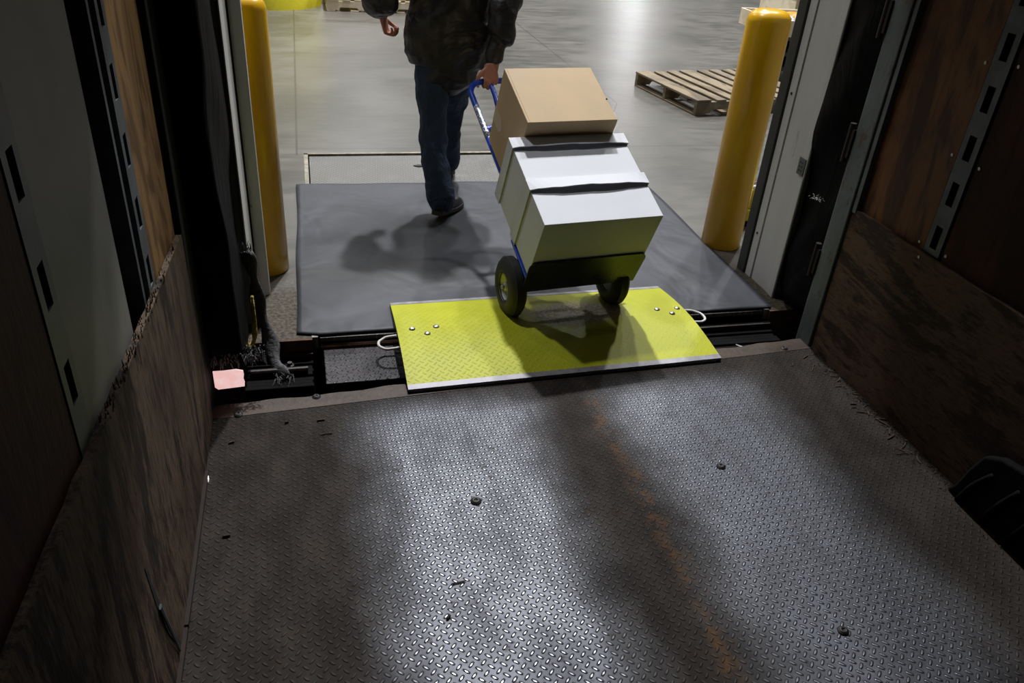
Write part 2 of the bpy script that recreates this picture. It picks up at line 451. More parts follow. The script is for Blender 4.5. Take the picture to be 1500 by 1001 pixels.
bm = BM(); box(bm, (XL-.06, 1.80, .70), (XL-.022, 1.818, ZT)); obj('post_flange', bm, M['post'], wl)
# gash torn in the left scuff panel
bm = BM()
g0 = [(1.262, .420), (1.270, .405), (1.297, .30), (1.335, .16), (1.385, .035), (1.372, .030), (1.318, .15), (1.280, .29)]
prism(bm, g0, XL-.0005, XL+.0012, lambda a, b, c: (c, a, b)); obj('torn_gash', bm, M['void'], wl)
bm = BM(); loft(bm, [(XL+.004, 1.292, .27), (XL+.006, 1.325, .14), (XL+.003, 1.365, .03)], [(.003, .008), (.003, .006), (.002, .004)], 6); obj('bent_strip', bm, M['post'], wl)
bm = BM()
for y0, y1 in ((FRONT, .9), (.9, 1.45), (1.45, 2.05)):
    box(bm, (XL-.001, y0+.004, 0), (XL+.010, y1-.004, .014))
obj('kick_strip', bm, M['rust_dark'], wl)
# right
bm = BM(); box(bm, (XR+.075, FRONT, -.05), (XR+.09, 2.50, ZT)); obj('outer_skin', bm, M['void'], wr)
def zr(y): return .635+.0*(2.5-y)
bm = BM()
ys = [FRONT+i*(2.50-FRONT)/70 for i in range(71)]
tp = [(y, zr(y)+random.uniform(-.0025, .0025)) for y in ys]
prism(bm, [(2.50, -.02)]+tp[::-1]+[(FRONT, -.02)], XR, XR+.016, lambda a, b, c: (c, a, b)); obj('scuff_panel', bm, M['ply_scuff'], wr)
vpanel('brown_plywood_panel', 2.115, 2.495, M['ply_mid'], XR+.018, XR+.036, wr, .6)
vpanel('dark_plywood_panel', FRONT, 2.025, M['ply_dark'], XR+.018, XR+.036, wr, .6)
slotted('slotted_post', XR+.016, 2.032, 2.108, .64, ZT, -1, wr, .155, .02, .42, slot=.080)
def screw(c, nrm, par, r=.006):
    bm = BM(); lathe(bm, [(r, 0), (r, .002), (r*.6, .003), (r*.35, .0018), (0, .0018)], c, nrm, 12); obj('screw', bm, M['bolt'], par, smooth=True)
for y, z in ((2.135, 1.262), (2.008, 1.278), (2.135, .968), (2.008, .965), (2.14, .655), (2.008, .66)):
    screw((XR+.018, y, z), (-1, 0, 0), wr)
for y, z in ((2.10, .615), (1.20, .30)):
    screw((XR, y, z), (-1, 0, 0), wr)
# trailer roof and rear door frames
bm = BM(); box(bm, (XL-.09, FRONT, ZT), (XR+.09, 2.60, ZT+.04)); struct('ceiling_trailer', bm, M['roof'])
bm = BM(); box(bm, (XL-.09, FRONT-.04, -.05), (XR+.09, FRONT, ZT+.04)); struct('wall_nose', bm, M['ply_dark'])
fr = empty('door_1', (XR+.03, 2.55, 0), None, None); fr['kind'] = 'structure'
bm = BM(); box(bm, (XR-.012, 2.503, -.05), (XR+.09, 2.600, ZT)); obj('rear_post', bm, M['frame'], fr, bevel=.006)
bm = BM(); box(bm, (XR-.004, 2.478, .62), (XR+.03, 2.500, ZT)); obj('post_lip', bm, M['frame'], fr, bevel=.002)
for z in (.28, .78, 1.24, 2.1):
    bm = BM(); loft(bm, [(XR-.012, 2.625, z), (XR-.012, 2.625, z+.15)], .012, 12); box(bm, (XR-.02, 2.598, z+.02), (XR+.05, 2.612, z+.13))
    obj('hinge', bm, M['rust_dark'], fr)
bm = BM(); box(bm, (XL-.09, 2.515, 2.66), (XR+.09, 2.60, ZT)); obj('rear_header', bm, M['frame'], fr)
fl = empty('door_2', (XL-.03, 2.38, 0), None, None); fl['kind'] = 'structure'
bm = BM(); box(bm, (XL-.09, 2.340, -.05), (XL-.004, 2.47, ZT)); obj('rear_post', bm, M['void'], fl, bevel=.006)  # painted black for the unlit frame; the right post keeps its grey steel

# ---- dock building: wall with opening, jambs, tracks
YW0, YW1 = 2.95, 3.16
JL, JR = -.268, 2.10
for nm, a, b in (('wall_dock_left', (-14, YW0, -1.3), (JL, YW1, 3.0)), ('wall_dock_right', (JR, YW0, -1.3), (22, YW1, 3.0)), ('wall_dock_header', (-14, YW0, 3.0), (22, YW1, 13))):
    bm = BM(); box(bm, a, b)
    struct(nm, bm, M['bwall'])
dj = empty('door_3', (JR, 3.05, 0), None, None); dj['kind'] = 'structure'
bm = BM(); box(bm, (JR-.006, YW0-.004, 0), (JR, YW1-.01, 3.0)); obj('jamb_panel', bm, M['jamb'], dj, bevel=.002)
bm = BM(); box(bm, (JR-.012, YW0-.012, 0), (JR+.0, YW0+.030, 3.0)); obj('jamb_corner', bm, M['jamb'], dj, bevel=.004)
bm = BM(); box(bm, (JR-.012, YW1-.006, 0), (JR+.0, YW1+.045, 3.0)); obj('track_strip', bm, M['jamb'], dj, bevel=.002)
bm = BM(); box(bm, (JR-.022, YW1+.05, 0), (JR+.04, YW1+.115, 3.0)); obj('track', bm, M['darktrack'], dj, bevel=.003)
for z in (.23, .9):
    bm = BM(); lathe(bm, [(.006, 0), (.006, .003), (0, .004)], (JR-.012, YW1+.02, z), (-1, 0, 0), 10); obj('track_bolt', bm, M['darkbolt'], dj)
# little grey plate with rusty rivets on the jamb
bm = BM(); box(bm, (JR-.016, 2.945, .60), (JR-.012, 2.995, .675)); hp = obj('latch_plate', bm, M['frame'], dj, bevel=.001)
for y in (2.965, 2.98):
    for z in (.62, .638, .656):
        bm = BM(); lathe(bm, [(.004, 0), (.003, .002), (0, .0025)], (JR-.016, y, z), (-1, 0, 0), 8); obj('rivet', bm, M['rust'], hp)
dl = empty('door_4', (JL, 3.05, 0), None, None); dl['kind'] = 'structure'
bm = BM(); box(bm, (-.268, YW0-.006, 0), (-.262, YW1+.030, 3.0)); obj('jamb_panel', bm, M['jamb'], dl, bevel=.002)
bm = BM(); box(bm, (-.27, YW1+.030, 0), (-.256, YW1+.045, 3.0)); obj('track_strip', bm, M['void'], dl)  # black strip standing in for the dark slot beside the track
bm = BM(); prism(bm, [(-.27, 3.207), (-.243, 3.207), (-.213, 3.225), (-.213, 3.27), (-.27, 3.27)], 0, 3.0); obj('track', bm, M['jamb'], dl, bevel=.002)
bm = BM(); lathe(bm, [(.005, 0), (.005, .003), (0, .004)], (-.25, 3.206, .42), (0, -1, 0), 10); obj('track_bolt', bm, M['bolt'], dl)

# ---- warehouse shell
bm = BM()
LX0, LX1, LY0, LY1 = -.012, 1.985, 2.83, 5.105      # leveller opening
for a, b in (((-14, 2.82, -1.3), (LX0-.03, 40, 0)), ((LX1+.03, 2.82, -1.3), (22, 40, 0)), ((LX0-.03, LY1+.04, -1.3), (LX1+.03, 40, 0))):
    box(bm, a, b)
struct('floor', bm, M['concrete'])
bm = BM(); box(bm, (-14, FRONT, -1.35), (22, 5.4, -1.3)); struct('ground', bm, M['pit'])
bm = BM(); box(bm, (-14, 40, 0), (22, 40.2, 13)); struct('wall_far', bm, M['bwall'])
bm = BM(); box(bm, (-14.2, 2.95, 0), (-14, 40, 13)); struct('wall_west', bm, M['bwall'])
bm = BM(); box(bm, (22, 2.95, 0), (22.2, 40, 13)); struct('wall_east', bm, M['bwall'])
bm = BM(); box(bm, (-14, 2.95, 13), (22, 40, 13.1)); struct('ceiling', bm, M['ceil'])
bm = BM()
box(bm, (-14, 2.815, -.09), (LX0-.03, 2.826, .001)); box(bm, (LX1+.03, 2.815, -.09), (22, 2.826, .001))
struct('trim_dock_edge', bm, M['rust'])

# ---- dock seal pads
def pad(x0, x1, y0, y1, z0, z1, name, label, flip=1, amp=1):
    """foam pad with wavy inner face"""
    bm = BM(); ny, nz = 10, 60
    def inner(t, s):
        y = y0+(y1-y0)*t; z = z0+(z1-z0)*s
        bulge = amp*(.018*math.sin(z*5.1+t*3)+.010*math.sin(z*11+t*4+1)+.004*math.sin(z*23+t*9)+.02*math.sin(PI*t))
        return (x1+flip*bulge, y, z)
    g = [[bm.verts.new(inner(i/ny, j/nz)) for i in range(ny+1)] for j in range(nz+1)]
    b = [[bm.verts.new((x0, y0+(y1-y0)*i/ny, z0+(z1-z0)*j/nz)) for i in range(ny+1)] for j in range(nz+1)]
    for j in range(nz):
        for i in range(ny):
            bm.faces.new([g[j][i], g[j][i+1], g[j+1][i+1], g[j+1][i]]); bm.faces.new([b[j][i], b[j+1][i], b[j+1][i+1], b[j][i+1]])
        bm.faces.new([g[j][0], g[j+1][0], b[j+1][0], b[j][0]]); bm.faces.new([g[j][ny], b[j][ny], b[j+1][ny], g[j+1][ny]])
    bm.faces.new(g[0]+b[0][::-1]); bm.faces.new(g[nz][::-1]+b[nz])
    o = obj(name, bm, M['vinyl'], None, smooth=True)
    return tag(o, label, 'dock seal', 'dock seal pads')
pl_ = pad(-.75, -.287, 2.478, 2.944, .10, 2.67, 'dock_seal', 'black vinyl dock seal pad on the left of the doorway, ragged at its foot', 1, .45)
pr_ = pad(2.55, 2.105, 2.628, 2.940, .06, 2.67, 'dock_seal', 'black vinyl dock seal pad between the white door jamb and right rear trailer post', -1)
ph = empty('dock_seal', (.9, 2.78, 2.45), 'black head pad of the dock seal across the top of the doorway', 'dock seal', 'dock seal pads')
bm = BM(); box(bm, (-.75, 2.61, 2.68), (2.55, 2.944, 3.1)); obj('head_pad', bm, M['vinyl'], ph, bevel=.03)
# torn bits of fabric on the seals
def parent_to(o, p):
    o.parent = p
bm = BM()
for k in range(26):
    a = Vector((2.045+random.uniform(0, .05), 2.78+random.uniform(-.028, .028), .565+random.uniform(-.006, .006)))
    loft(bm, [a, a+Vector((random.uniform(-.006, .004), random.uniform(-.010, .010), random.uniform(-.008, .006)))], .0014, 4)
fz = obj('frayed_tear', bm, M['thread'], pr_); fz.location = -pr_.location
fz['label'] = 'pale frayed threads at a tear'
# hanging torn strip on left
ts = empty('torn_seal_strip', (-.235, 2.80, 0), 'torn grey fabric strip hanging frayed beside the left white door post', 'fabric strip')
bm = BM()
P_ = smoothpath([(-.262, 2.90, .36), (-.245, 2.885, .26), (-.235, 2.86, .14), (-.205, 2.80, .02), (-.185, 2.72, -.05), (-.150, 2.66, -.08)], 5)
n_ = len(P_)
loft(bm, P_, [(.022+.008*math.sin(i*.9)+.012*(i/n_)**2, .012) for i in range(n_)], 12, up=(0, 1, 0))
obj('strip', bm, M['vinyl_edge'], ts, smooth=True)
bm = BM()
for k in range(60):
    a = P_[-1]+Vector((random.uniform(-.045, .03), random.uniform(-.03, .03), random.uniform(-.01, .03)))
    loft(bm, [a, a+Vector((random.uniform(-.02, .02), random.uniform(-.035, .005), random.uniform(-.03, .01)))], [.0022, .0008], 4)
for k in range(40):
    a = P_[0]+Vector((random.uniform(-.03, .02), random.uniform(-.02, .02), random.uniform(-.03, .03)))
    loft(bm, [a, a+Vector((random.uniform(-.01, .01), random.uniform(-.01, .01), random.uniform(.01, .03)))], [.0016, .0006], 4)
tag(obj('frayed_threads', bm, M['vinyl_edge'], ts), kind='stuff')
# fringe of foam at the foot of left pad
bm = BM()
for k in range(220):
    a = Vector((random.uniform(-.40, -.20), random.uniform(2.465, 2.53), .145+random.uniform(-.015, .03)))
    a.x += 0
    loft(bm, [a, a+Vector((random.uniform(-.012, .012), random.uniform(-.02, .01), random.uniform(-.03, -.006)))], [.003, .001], 4)
f_ = tag(obj('torn_fringe', bm, M['vinyl_edge'], pl_), kind='stuff'); f_.location = -pl_.location
# rusty bracket & yellow foam behind
tb = empty('rusty_bracket', (-.27, 2.95, 0), 'orange-brown rusty steel bracket behind the torn strip at left', 'bracket')
bm = BM(); box(bm, (-.315, 2.952, .0), (-.225, 2.960, .11)); box(bm, (-.315, 2.945, -.0), (-.215, 2.99, .012)); obj('angle', bm, M['rust'], tb, bevel=.003)
fc = BM(); loft(fc, smoothpath([(-.275, 2.60, .115), (-.262, 2.64, .10), (-.246, 2.66, .13), (-.242, 2.69, .28)], 4), [.010, .009, .008, .007]*3+[.005], 8)
tag(obj('yellow_foam_strip', fc, simple('yellow_foam', (.42, .33, .07), .9, 0, .5, 30, .01), None, smooth=True), 'thin strip of yellow foam poking out beside the torn grey fabric', 'foam')
# daylight gap
bm = BM()
prism(bm, [(-.376, .132), (-.376, .068), (-.366, .058), (-.278, .064), (-.276, .08), (-.279, .095), (-.276, .11), (-.277, .128), (-.30, .135), (-.34, .132)], 2.424, 2.430, lambda a, b, c: (a, c, b))
tag(obj('daylight_gap', bm, M['gap']), 'glowing pale pink rectangle of daylight at the foot of the left seal', 'light gap')
bm = BM(); prism(bm, [(2.005, .001), (2.020, .001), (2.022, .012), (2.008, .010)], XL+.0105, XL+.0125, lambda a, b, c: (c, a, b))
m = Mat('white_daylight'); m.set('Base Color', (.9, .9, .9)); m.set('Emission Color', (1, .93, .95)); m.set('Emission Strength', 1.0)
tag(obj('daylight_chink', bm, m.m), 'tiny white chink of daylight at foot of left plywood wall', 'light gap')

# ---- dock bumpers
def bumper(x0, x1, label, hw=True):
    t = empty('dock_bumper', ((x0+x1)/2, 2.66, -.45), label, 'bumper', 'dock bumpers')
    bm = BM()
    for i in range(7):
        yy = 2.60+i*.027; box(bm, (x0+.0+.004*(i % 2), yy, -.45), (x1-.004*(i % 2), yy+.024, -.075-.004*(i % 3)))
    obj('rubber_block', bm, M['black'], t, bevel=.004)
    bm = BM(); box(bm, (x0-.0, 2.79, -.47), (x1, 2.812, -.05)); obj('mounting_angle', bm, M['darkbolt'], t)
    if not hw: return t
    bm = BM(); loft(bm, [(x0+.02, 2.70, -.062), (x1-.02, 2.70, -.062)], .012, 10); obj('tie_rod', bm, M['darkbolt'], t)
    bm = BM(); lathe(bm, [(.018, 0), (.018, .008), (.010, .012), (.010, .02), (0, .02)], ((x0*.35+x1*.65), 2.735, -.068), (0, 0, 1), 6); obj('nut', bm, M['darkbolt'], t)
    return t
bumper(-.30, -.045, 'black rubber dock bumper left of the leveler lip')
b2 = bumper(1.66, 2.02, 'black rubber dock bumper right of the yellow plate, smeared with white paint', False)
bm = BM()
P_ = smoothpath([(1.735, 2.60, -.066), (1.80, 2.585, -.066), (1.87, 2.60, -.066), (1.935, 2.64, -.066)], 6)
loft(bm, P_, [(.002+.010*math.sin(PI*i/(len(P_)-1)), .0015) for i in range(len(P_))], 8, up=(0, 0, 1))
P_ = smoothpath([(1.775, 2.66, -.066), (1.81, 2.625, -.066), (1.86, 2.63, -.066), (1.92, 2.655, -.066)], 6)
loft(bm, P_, [(.003+.006*math.sin(PI*i/(len(P_)-1)), .0015) for i in range(len(P_))], 8, up=(0, 0, 1))
o = obj('paint_smear', bm, simple('grey_white_smear', (.30, .30, .31), .6), b2); o['label'] = 'grey-white smear'

# ---- dock leveller
lv = empty('dock_leveler', (.98, 3.9, -.3), 'steel tread-plate dock leveler set in the concrete under the grey mat', 'dock leveler')
bm = BM(); box(bm, (LX0, LY0, -.02), (LX1, LY1-.02, -.002)); obj('deck', bm, M['deck_tread'], lv)
bm = BM()
prism(bm, [(LX0+.01, 2.815), (1.60, 2.815), (1.55, 2.575), (LX0+.012, 2.560)], -.062, -.045, None)
lip = obj('lip', bm, M['lip_tread'], lv, bevel=.003)
bm = BM(); loft(bm, [(LX0, 2.822, -.040), (1.62, 2.822, -.040)], .013, 12); obj('hinge_pipe', bm, M['rust'], lip)
bm = BM(); box(bm, (LX0, 2.83, -.24), (LX1, 2.845, -.02)); obj('header_plate', bm, M['black'], lv)
bm = BM()
box(bm, (LX0-.032, LY0+.0, -.05), (LX0-.008, LY1+.035, .003)); box(bm, (LX1+.008, LY0, -.05), (LX1+.032, LY1+.035, .003)); box(bm, (LX0-.032, LY1+.012, -.05), (LX1+.032, LY1+.038, .003))
obj('curb_angle', bm, simple('worn_cream_steel', (.30, .27, .21), .6, .3, .4, 20), lv)
bm = BM(); box(bm, (LX0-.008, LY0, -.06), (LX0, LY1+.01, -.05)); box(bm, (LX0-.03, LY0, -1.2), (LX1+.03, LY1, -1.1)); obj('pit_floor', bm, M['void'], lv)

# ---- rubber mat
bm = BM(); nx, ny = 90, 80
def matpt(i, j):
    s, t = i/nx, j/ny
    x0 = -.103+.012*t; x1 = 2.030+.018*t
    y0 = 2.838+.006*math.sin(s*9)+(-.004*s)+(.025*max(0, 1-s*22)); y1 = 4.556-.018*s+.004*math.sin(s*31)
    x = x0+(x1-x0)*s; y = y0+(y1-y0)*t
    x += (.004*math.sin(t*11) if s in (0, 1) else 0)
    z = .0105+.0015*math.sin(x*4+y*2)+.0022*max(0, math.sin(x*3-y*2.6+1))*(1 if s > .55 else .3)
    z += .006*math.exp(-((x-1.72-.3*(3.3-y))/.05)**2)*max(0, 1-abs(y-3.25)/.45)
    z += .004*math.exp(-((y-3.08-.12*(x-1.5))/.04)**2)*max(0, 1-abs(x-1.75)/.3)
    return Vector((x, y, z))
T = [[bm.verts.new(matpt(i, j)) for i in range(nx+1)] for j in range(ny+1)]
Bm = [[bm.verts.new(matpt(i, j)*1.0-Vector((0, 0, matpt(i, j).z-.0035))) for i in range(nx+1)] for j in range(ny+1)]
for j in range(ny):
    for i in range(nx):
        bm.faces.new([T[j][i], T[j][i+1], T[j+1][i+1], T[j+1][i]]); bm.faces.new([Bm[j][i], Bm[j+1][i], Bm[j+1][i+1], Bm[j][i+1]])
for i in range(nx):
    bm.faces.new([T[0][i], Bm[0][i], Bm[0][i+1], T[0][i+1]]); bm.faces.new([T[ny][i], T[ny][i+1], Bm[ny][i+1], Bm[ny][i]])
for j in range(ny):
    bm.faces.new([T[j][0], T[j+1][0], Bm[j+1][0], Bm[j][0]]); bm.faces.new([T[j][nx], Bm[j][nx], Bm[j+1][nx], T[j+1][nx]])
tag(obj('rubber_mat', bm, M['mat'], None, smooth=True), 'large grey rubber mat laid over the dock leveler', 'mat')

# ---- yellow dock plate
dp = empty('dock_plate', (.935, 2.74, 0), 'bright yellow tread-plate dock board bridging trailer floor and mat', 'dock plate')
DA, DB, DC, DD = (.291, 2.392), (1.580, 2.443), (.291, 3.040), (1.553, 3.066)
def dpt(s, t, h=0.001):
    x = (DA[0]*(1-s)+DB[0]*s)*(1-t)+(DC[0]*(1-s)+DD[0]*s)*t
    y = (DA[1]*(1-s)+DB[1]*s)*(1-t)+(DC[1]*(1-s)+DD[1]*s)*t
    z = .016+.010*t+.030*math.sin(PI*t)
    return Vector((x, y, z+h))
def dsurf(bm, s0, s1, t0, t1, h0, h1, ns=24, nt=20):
    g = [[[bm.verts.new(dpt(s0+(s1-s0)*i/ns, t0+(t1-t0)*j/nt, h)) for i in range(ns+1)] for j in range(nt+1)] for h in (h1, h0)]
    A, B = g
    for j in range(nt):
        for i in range(ns):
            bm.faces.new([A[j][i], A[j][i+1], A[j+1][i+1], A[j+1][i]]); bm.faces.new([B[j][i], B[j+1][i], B[j+1][i+1], B[j][i+1]])
    for i in range(ns):
        bm.faces.new([A[0][i], B[0][i], B[0][i+1], A[0][i+1]]); bm.faces.new([A[nt][i], A[nt][i+1], B[nt][i+1], B[nt][i]])
    for j in range(nt):
        bm.faces.new([A[j][0], A[j+1][0], B[j+1][0], B[j][0]]); bm.faces.new([A[j][ns], B[j][ns], B[j+1][ns], A[j+1][ns]])
bm = BM(); dsurf(bm, 0, 1, .038, .961, -.010, 0); obj('plate', bm, M['yellow_plate'], dp)
for t0, t1 in ((0, .040), (.960, 1.0)):
    bm = BM(); dsurf(bm, 0, 1, t0, t1, -.014, .001, 24, 2); obj('edge_strip', bm, M['alu'], dp)
for s in (.0, 1.0):
    bm = BM(); dsurf(bm, s*.985, s*.985+.015, .0, 1, -.015, -.0101, 1, 14); obj('side_flange', bm, M['black'], dp)
def dfind(x, y, h=0):
    t = (y-2.42)/.62; t = max(0, min(1, t)); return Vector((x, y, .016+.010*t+.030*math.sin(PI*t)+h))
for x, y in ((.353, 2.768), (.409, 2.725), (.452, 2.775), (1.439, 2.808), (1.493, 2.765), (1.535, 2.808)):
    bm = BM(); lathe(bm, [(.0135, 0), (.0135, .001), (.011, .004), (.006, .0062), (0, .007)], dfind(x, y), (0, 0, 1), 18)
    obj('bolt', bm, M['bolt'], dp, smooth=True)
for sgn, xe, xo, y0, y1 in ((-1, .31, .215, 2.675, 2.765), (1, 1.545, 1.655, 2.73, 2.83)):
    pts = [(xe, y0, .026), (xe+(xo-xe)*.6, y0, .02), (xo-sgn*.018, y0+.008, .018), (xo, y0+.030, .018), (xo, y1-.030, .018), (xo-sgn*.018, y1-.008, .018), (xe+(xo-xe)*.6, y1, .022), (xe, y1, .026)]
    bm = BM(); loft(bm, smoothpath(pts, 5), .0058, 10, up=(0, 0, 1)); obj('handle', bm, M['rope'], dp, smooth=True)

# ---- hand truck with its load, in its own leaning frame
th, ps = math.radians(23.8), math.radians(6.3)
Z = Matrix.Rotation(ps, 3, 'Z')
BO = Vector((.813, 2.76, .265))
Au = Z @ Vector((1, 0, 0)); Aa = Z @ Vector((0, math.cos(th), math.sin(th))); An = Z @ Vector((0, -math.sin(th), math.cos(th)))
def T3(u, a, n): return BO+Au*u+Aa*a+An*n
def tbox(bm, u0, u1, a0, a1, n0, n1):
    return hexa(bm, [T3(u1 if i & 1 else u0, a1 if i & 2 else a0, n1 if i & 4 else n0) for i in range(8)])
ht = empty('hand_truck', (.98, 2.90, .03), 'blue hand truck tipped back and pulled by its loop handle, loaded with boxes', 'hand truck')
UL, UR = .085, .425
bm = BM()
nb = -.028
R_ = .075
path = [(UL, .004), (UL, .3), (UL, .6), (UL, .9), (UL, 1.16), (UL+.006, 1.205), (UL+.028, 1.245), (UL+.07, 1.268), (UL+.12, 1.275), (.255, 1.275), (UR-.12, 1.275), (UR-.07, 1.268), (UR-.028, 1.245), (UR-.006, 1.205), (UR, 1.16), (UR, .9), (UR, .6), (UR, .3), (UR, .004)]
loft(bm, [T3(u, a, nb) for u, a in smoothpath([(p[0], p[1], 0) for p in path], 3) for _ in (0,)] if False else [T3(p.x, p.y, nb) for p in smoothpath([(q[0], q[1], 0) for q in path], 3)], .0145, 14, up=tuple(An))
obj('tube_frame', bm, M['blue'], ht, smooth=True)
# inner tube of the loop handle
bm = BM()
ip = smoothpath([(.198, 1.270, nb), (.204, 1.23, nb), (.202, 1.16, nb), (.190, 1.07, nb), (.165, .99, nb), (.13, .94, nb), (UL+.005, .915, nb)], 4)
loft(bm, [T3(*p) for p in ip], .012, 12, up=tuple(An)); obj('grip_tube', bm, M['blue'], ht, smooth=True)
bm = BM(); ss = [T3(UL, .86+.22*k/6, nb) for k in range(7)]
loft(bm, ss, .0152, 14, up=tuple(An)); o = obj('label_sticker', bm, M['sticker'], ht, smooth=True); o['label'] = 'silver and black sticker wrapped round the tube'
for a in (.12, .42, .70, .93):
    bm = BM(); tbox(bm, UL, UR, a-.018, a+.018, -.040, -.030); obj('cross_strap', bm, M['blue'], ht, bevel=.002)
# side brackets holding the axle
for s, u in ((-1, .0), (1, .475)):
    bm = BM(); tbox(bm, u-.003, u+.030, -.002, .21, -.012, -.002); obj('side_bracket', bm, M['blue'], ht, bevel=.002)
    bm = BM()
    uu = .052 if s < 0 else .452
    prism(bm, [(.0, -.02), (.22, -.02), (.10, -.165), (.05, -.165)], uu, uu+.006, lambda a, b, c: tuple(T3(c, a, b))); obj('axle_bracket', bm, M['blue'], ht)
bm = BM(); loft(bm, [T3(-.055, .078, -.150), T3(.53, .078, -.150)], .008, 12, up=(0, 0, 1)); obj('axle', bm, M['hub'], ht, smooth=True)
# toe plate with rounded front corners
bm = BM()
u0, u1, n0, n1, r = -.005, .512, -.088, .090, .03
pl = [(u0, n0), (u1, n0), (u1+.006, n1-r)]+[(u1+.006-r+r*math.cos(t), n1-r+r*math.sin(t)) for t in (.4, .8, 1.2, 1.57)]+[(u0+r+r*math.cos(t), n1-r+r*math.sin(t)) for t in (1.57, 1.95, 2.35, 2.75)]+[(u0, n1-r)]
prism(bm, pl, -.008, -.003, lambda a, b, c: tuple(T3(a, c, b)))
obj('toe_plate', bm, M['toe'], ht, bevel=.001)
RW = .129
def wheel(u0):
    c = T3(u0, .078, -.150); ax = Au; w = .078
    bm = BM()
    prof = [(.060, .012), (.066, .003), (.080, .0), (.104, .004), (.118, .012), (.126, .022)]
    rr = .129
    tread_ = []
    for k in range(5):
        h = .024+.0065*k
        tread_ += [(rr, h), (rr, h+.004), (rr-.003, h+.0042), (rr-.003, h+.0062)]
    prof += tread_+[(.126, w-.022), (.118, w-.012), (.104, w-.004), (.080, w), (.066, w-.003), (.060, w-.012)]
    prof = prof+[(.060, .012)]
    lathe(bm, prof, c, ax, 56)
    wo = obj('wheel', bm, M['tyre'], ht, smooth=True)
    bm = BM()
    lathe(bm, [(.061, .006), (.063, .012), (.056, .018), (.050, .034), (.030, .036), (.022, .030), (.018, .012), (.010, .008), (0, .008)], c, ax, 40)
    lathe(bm, [(.061, w-.006), (.056, w-.018), (.046, w-.034), (.030, w-.036), (.018, w-.012), (.010, w-.008), (0, w-.008)], c, ax, 40)
    obj('hub', bm, M['hub'], wo, smooth=True)
    bm = BM(); lathe(bm, [(.009, 0), (.009, .004), (0, .005)], c+ax*.004, ax, 6); obj('axle_nut', bm, M['darkbolt'], wo)
wheel(-.052); wheel(.425)

# white boxes on the toe plate
BW, BHt, BD = .519, .2375, .313
def tpanel(bm, f, ns=10):
    """open-bottomed lid built from a profile with bowed front"""
def white_box(a0, label, bow):
    c = T3(BW/2, a0, BD/2)
    t = empty('file_box', tuple(c), label, 'box', 'white lidded boxes on the hand truck')
    bm = BM(); tbox(bm, .006, BW-.006, a0+.001, a0+BHt-.004, .004, BD-.010)
    obj('box_body', bm, M['boxw'], t, bevel=.0025)
    # lid: top sheet, sides, and a front flap that bows away from the body
    bm = BM(); th_ = .0035; LH = .060; a1 = a0+BHt
    tbox(bm, 0, BW, a1-th_, a1, 0, BD-.004)
    tbox(bm, 0, th_, a1-LH, a1, 0, BD-.004); tbox(bm, BW-th_, BW, a1-LH, a1, 0, BD-.004); tbox(bm, 0, BW, a1-LH, a1, 0, th_)
    n = 16; rows = []
    for k in range(n+1):
        s = k/n; u = BW*s; b = bow*math.sin(PI*min(1, max(0, s)))**.7
        w = .0018*math.sin(s*17)+.001*math.sin(s*41)
        rows.append([T3(u, a1, BD-.004), T3(u, a1, BD), T3(u, a1-LH+w, BD+b*.9), T3(u, a1-LH+w, BD-.004+b*.9)])
    vs = [[bm.verts.new(p) for p in r] for r in rows]
    for k in range(n):
        for q in range(4): bm.faces.new([vs[k][q], vs[k+1][q], vs[k+1][(q+1) % 4], vs[k][(q+1) % 4]])
    bm.faces.new(vs[0]); bm.faces.new(vs[n])
    obj('lid', bm, M['boxw'], t)
    return t
white_box(0.0, 'lower white cardboard box with a bowed lid, standing on the toe plate', .014)
white_box(BHt+.0005, 'upper white cardboard box with a bowed lid, directly under the brown box', .011)
# brown box
cu0, cu1, ca0, ca1, cn0, cn1 = .068, .470, .4765, .4765+.345, .0, .385
cb = empty('cardboard_box', tuple(T3((cu0+cu1)/2, ca0, .19)), 'plain brown cardboard box resting on top of the two white boxes', 'box')
bm = BM(); tbox(bm, cu0, cu1, ca0, ca1, cn0, cn1); obj('carton', bm, M['card'], cb, bevel=.003)
bm = BM(); tbox(bm, cu0+.010, cu0+.0125, ca0+.002, ca1-.002, cn1+.0, cn1+.0008); obj('flap_seam', bm, M['card_edge'], cb)
bm = BM()
prism(bm, [(ca1-.002, .12), (ca1-.09, .12), (ca1-.12, .15), (ca1-.09, .19), (ca1-.002, .19)], cu0-.001, cu0-.0001, lambda a, b, c: tuple(T3(c, a, b))); o = obj('tape', bm, M['tape'], cb); o['label'] = 'pale strip of packing tape'
bm = BM(); sphere(bm, T3(cu1-.004, ca0+.13, cn1+.001), .004, 8); obj('nick', bm, M['void'], cb)

# ---- bollards
def bollard(x, y, label, r=.103, h=1.19):
    bm = BM()
    lathe(bm, [(r-.006, 0), (r, .006), (r, h-.055), (r-.006, h-.032), (r-.020, h-.014), (r-.042, h-.003), (r*.35, h), (0, h+.001)], (x, y, 0), (0, 0, 1), 64)
    o = obj('bollard', bm, M['bollard'], None, smooth=True); tag(o, label, 'bollard', 'yellow bollards at the dock door')
    bm = BM()
    lathe(bm, [(r+.0006, h-.075), (r+.0012, h-.073), (r+.0012, h-.069), (r+.0006, h-.067)], (x, y, 0), (0, 0, 1), 64)
    return o
bm0 = bollard(2.125, 3.560, 'yellow round-topped bollard on the right, leaning across the view of the wooden pallet')
bm1 = bollard(-.236, 3.490, 'yellow bollard on the left, beside the left door track')
bm0['label'] = 'yellow round-topped safety bollard at right of the mat, in front of the wooden pallet'

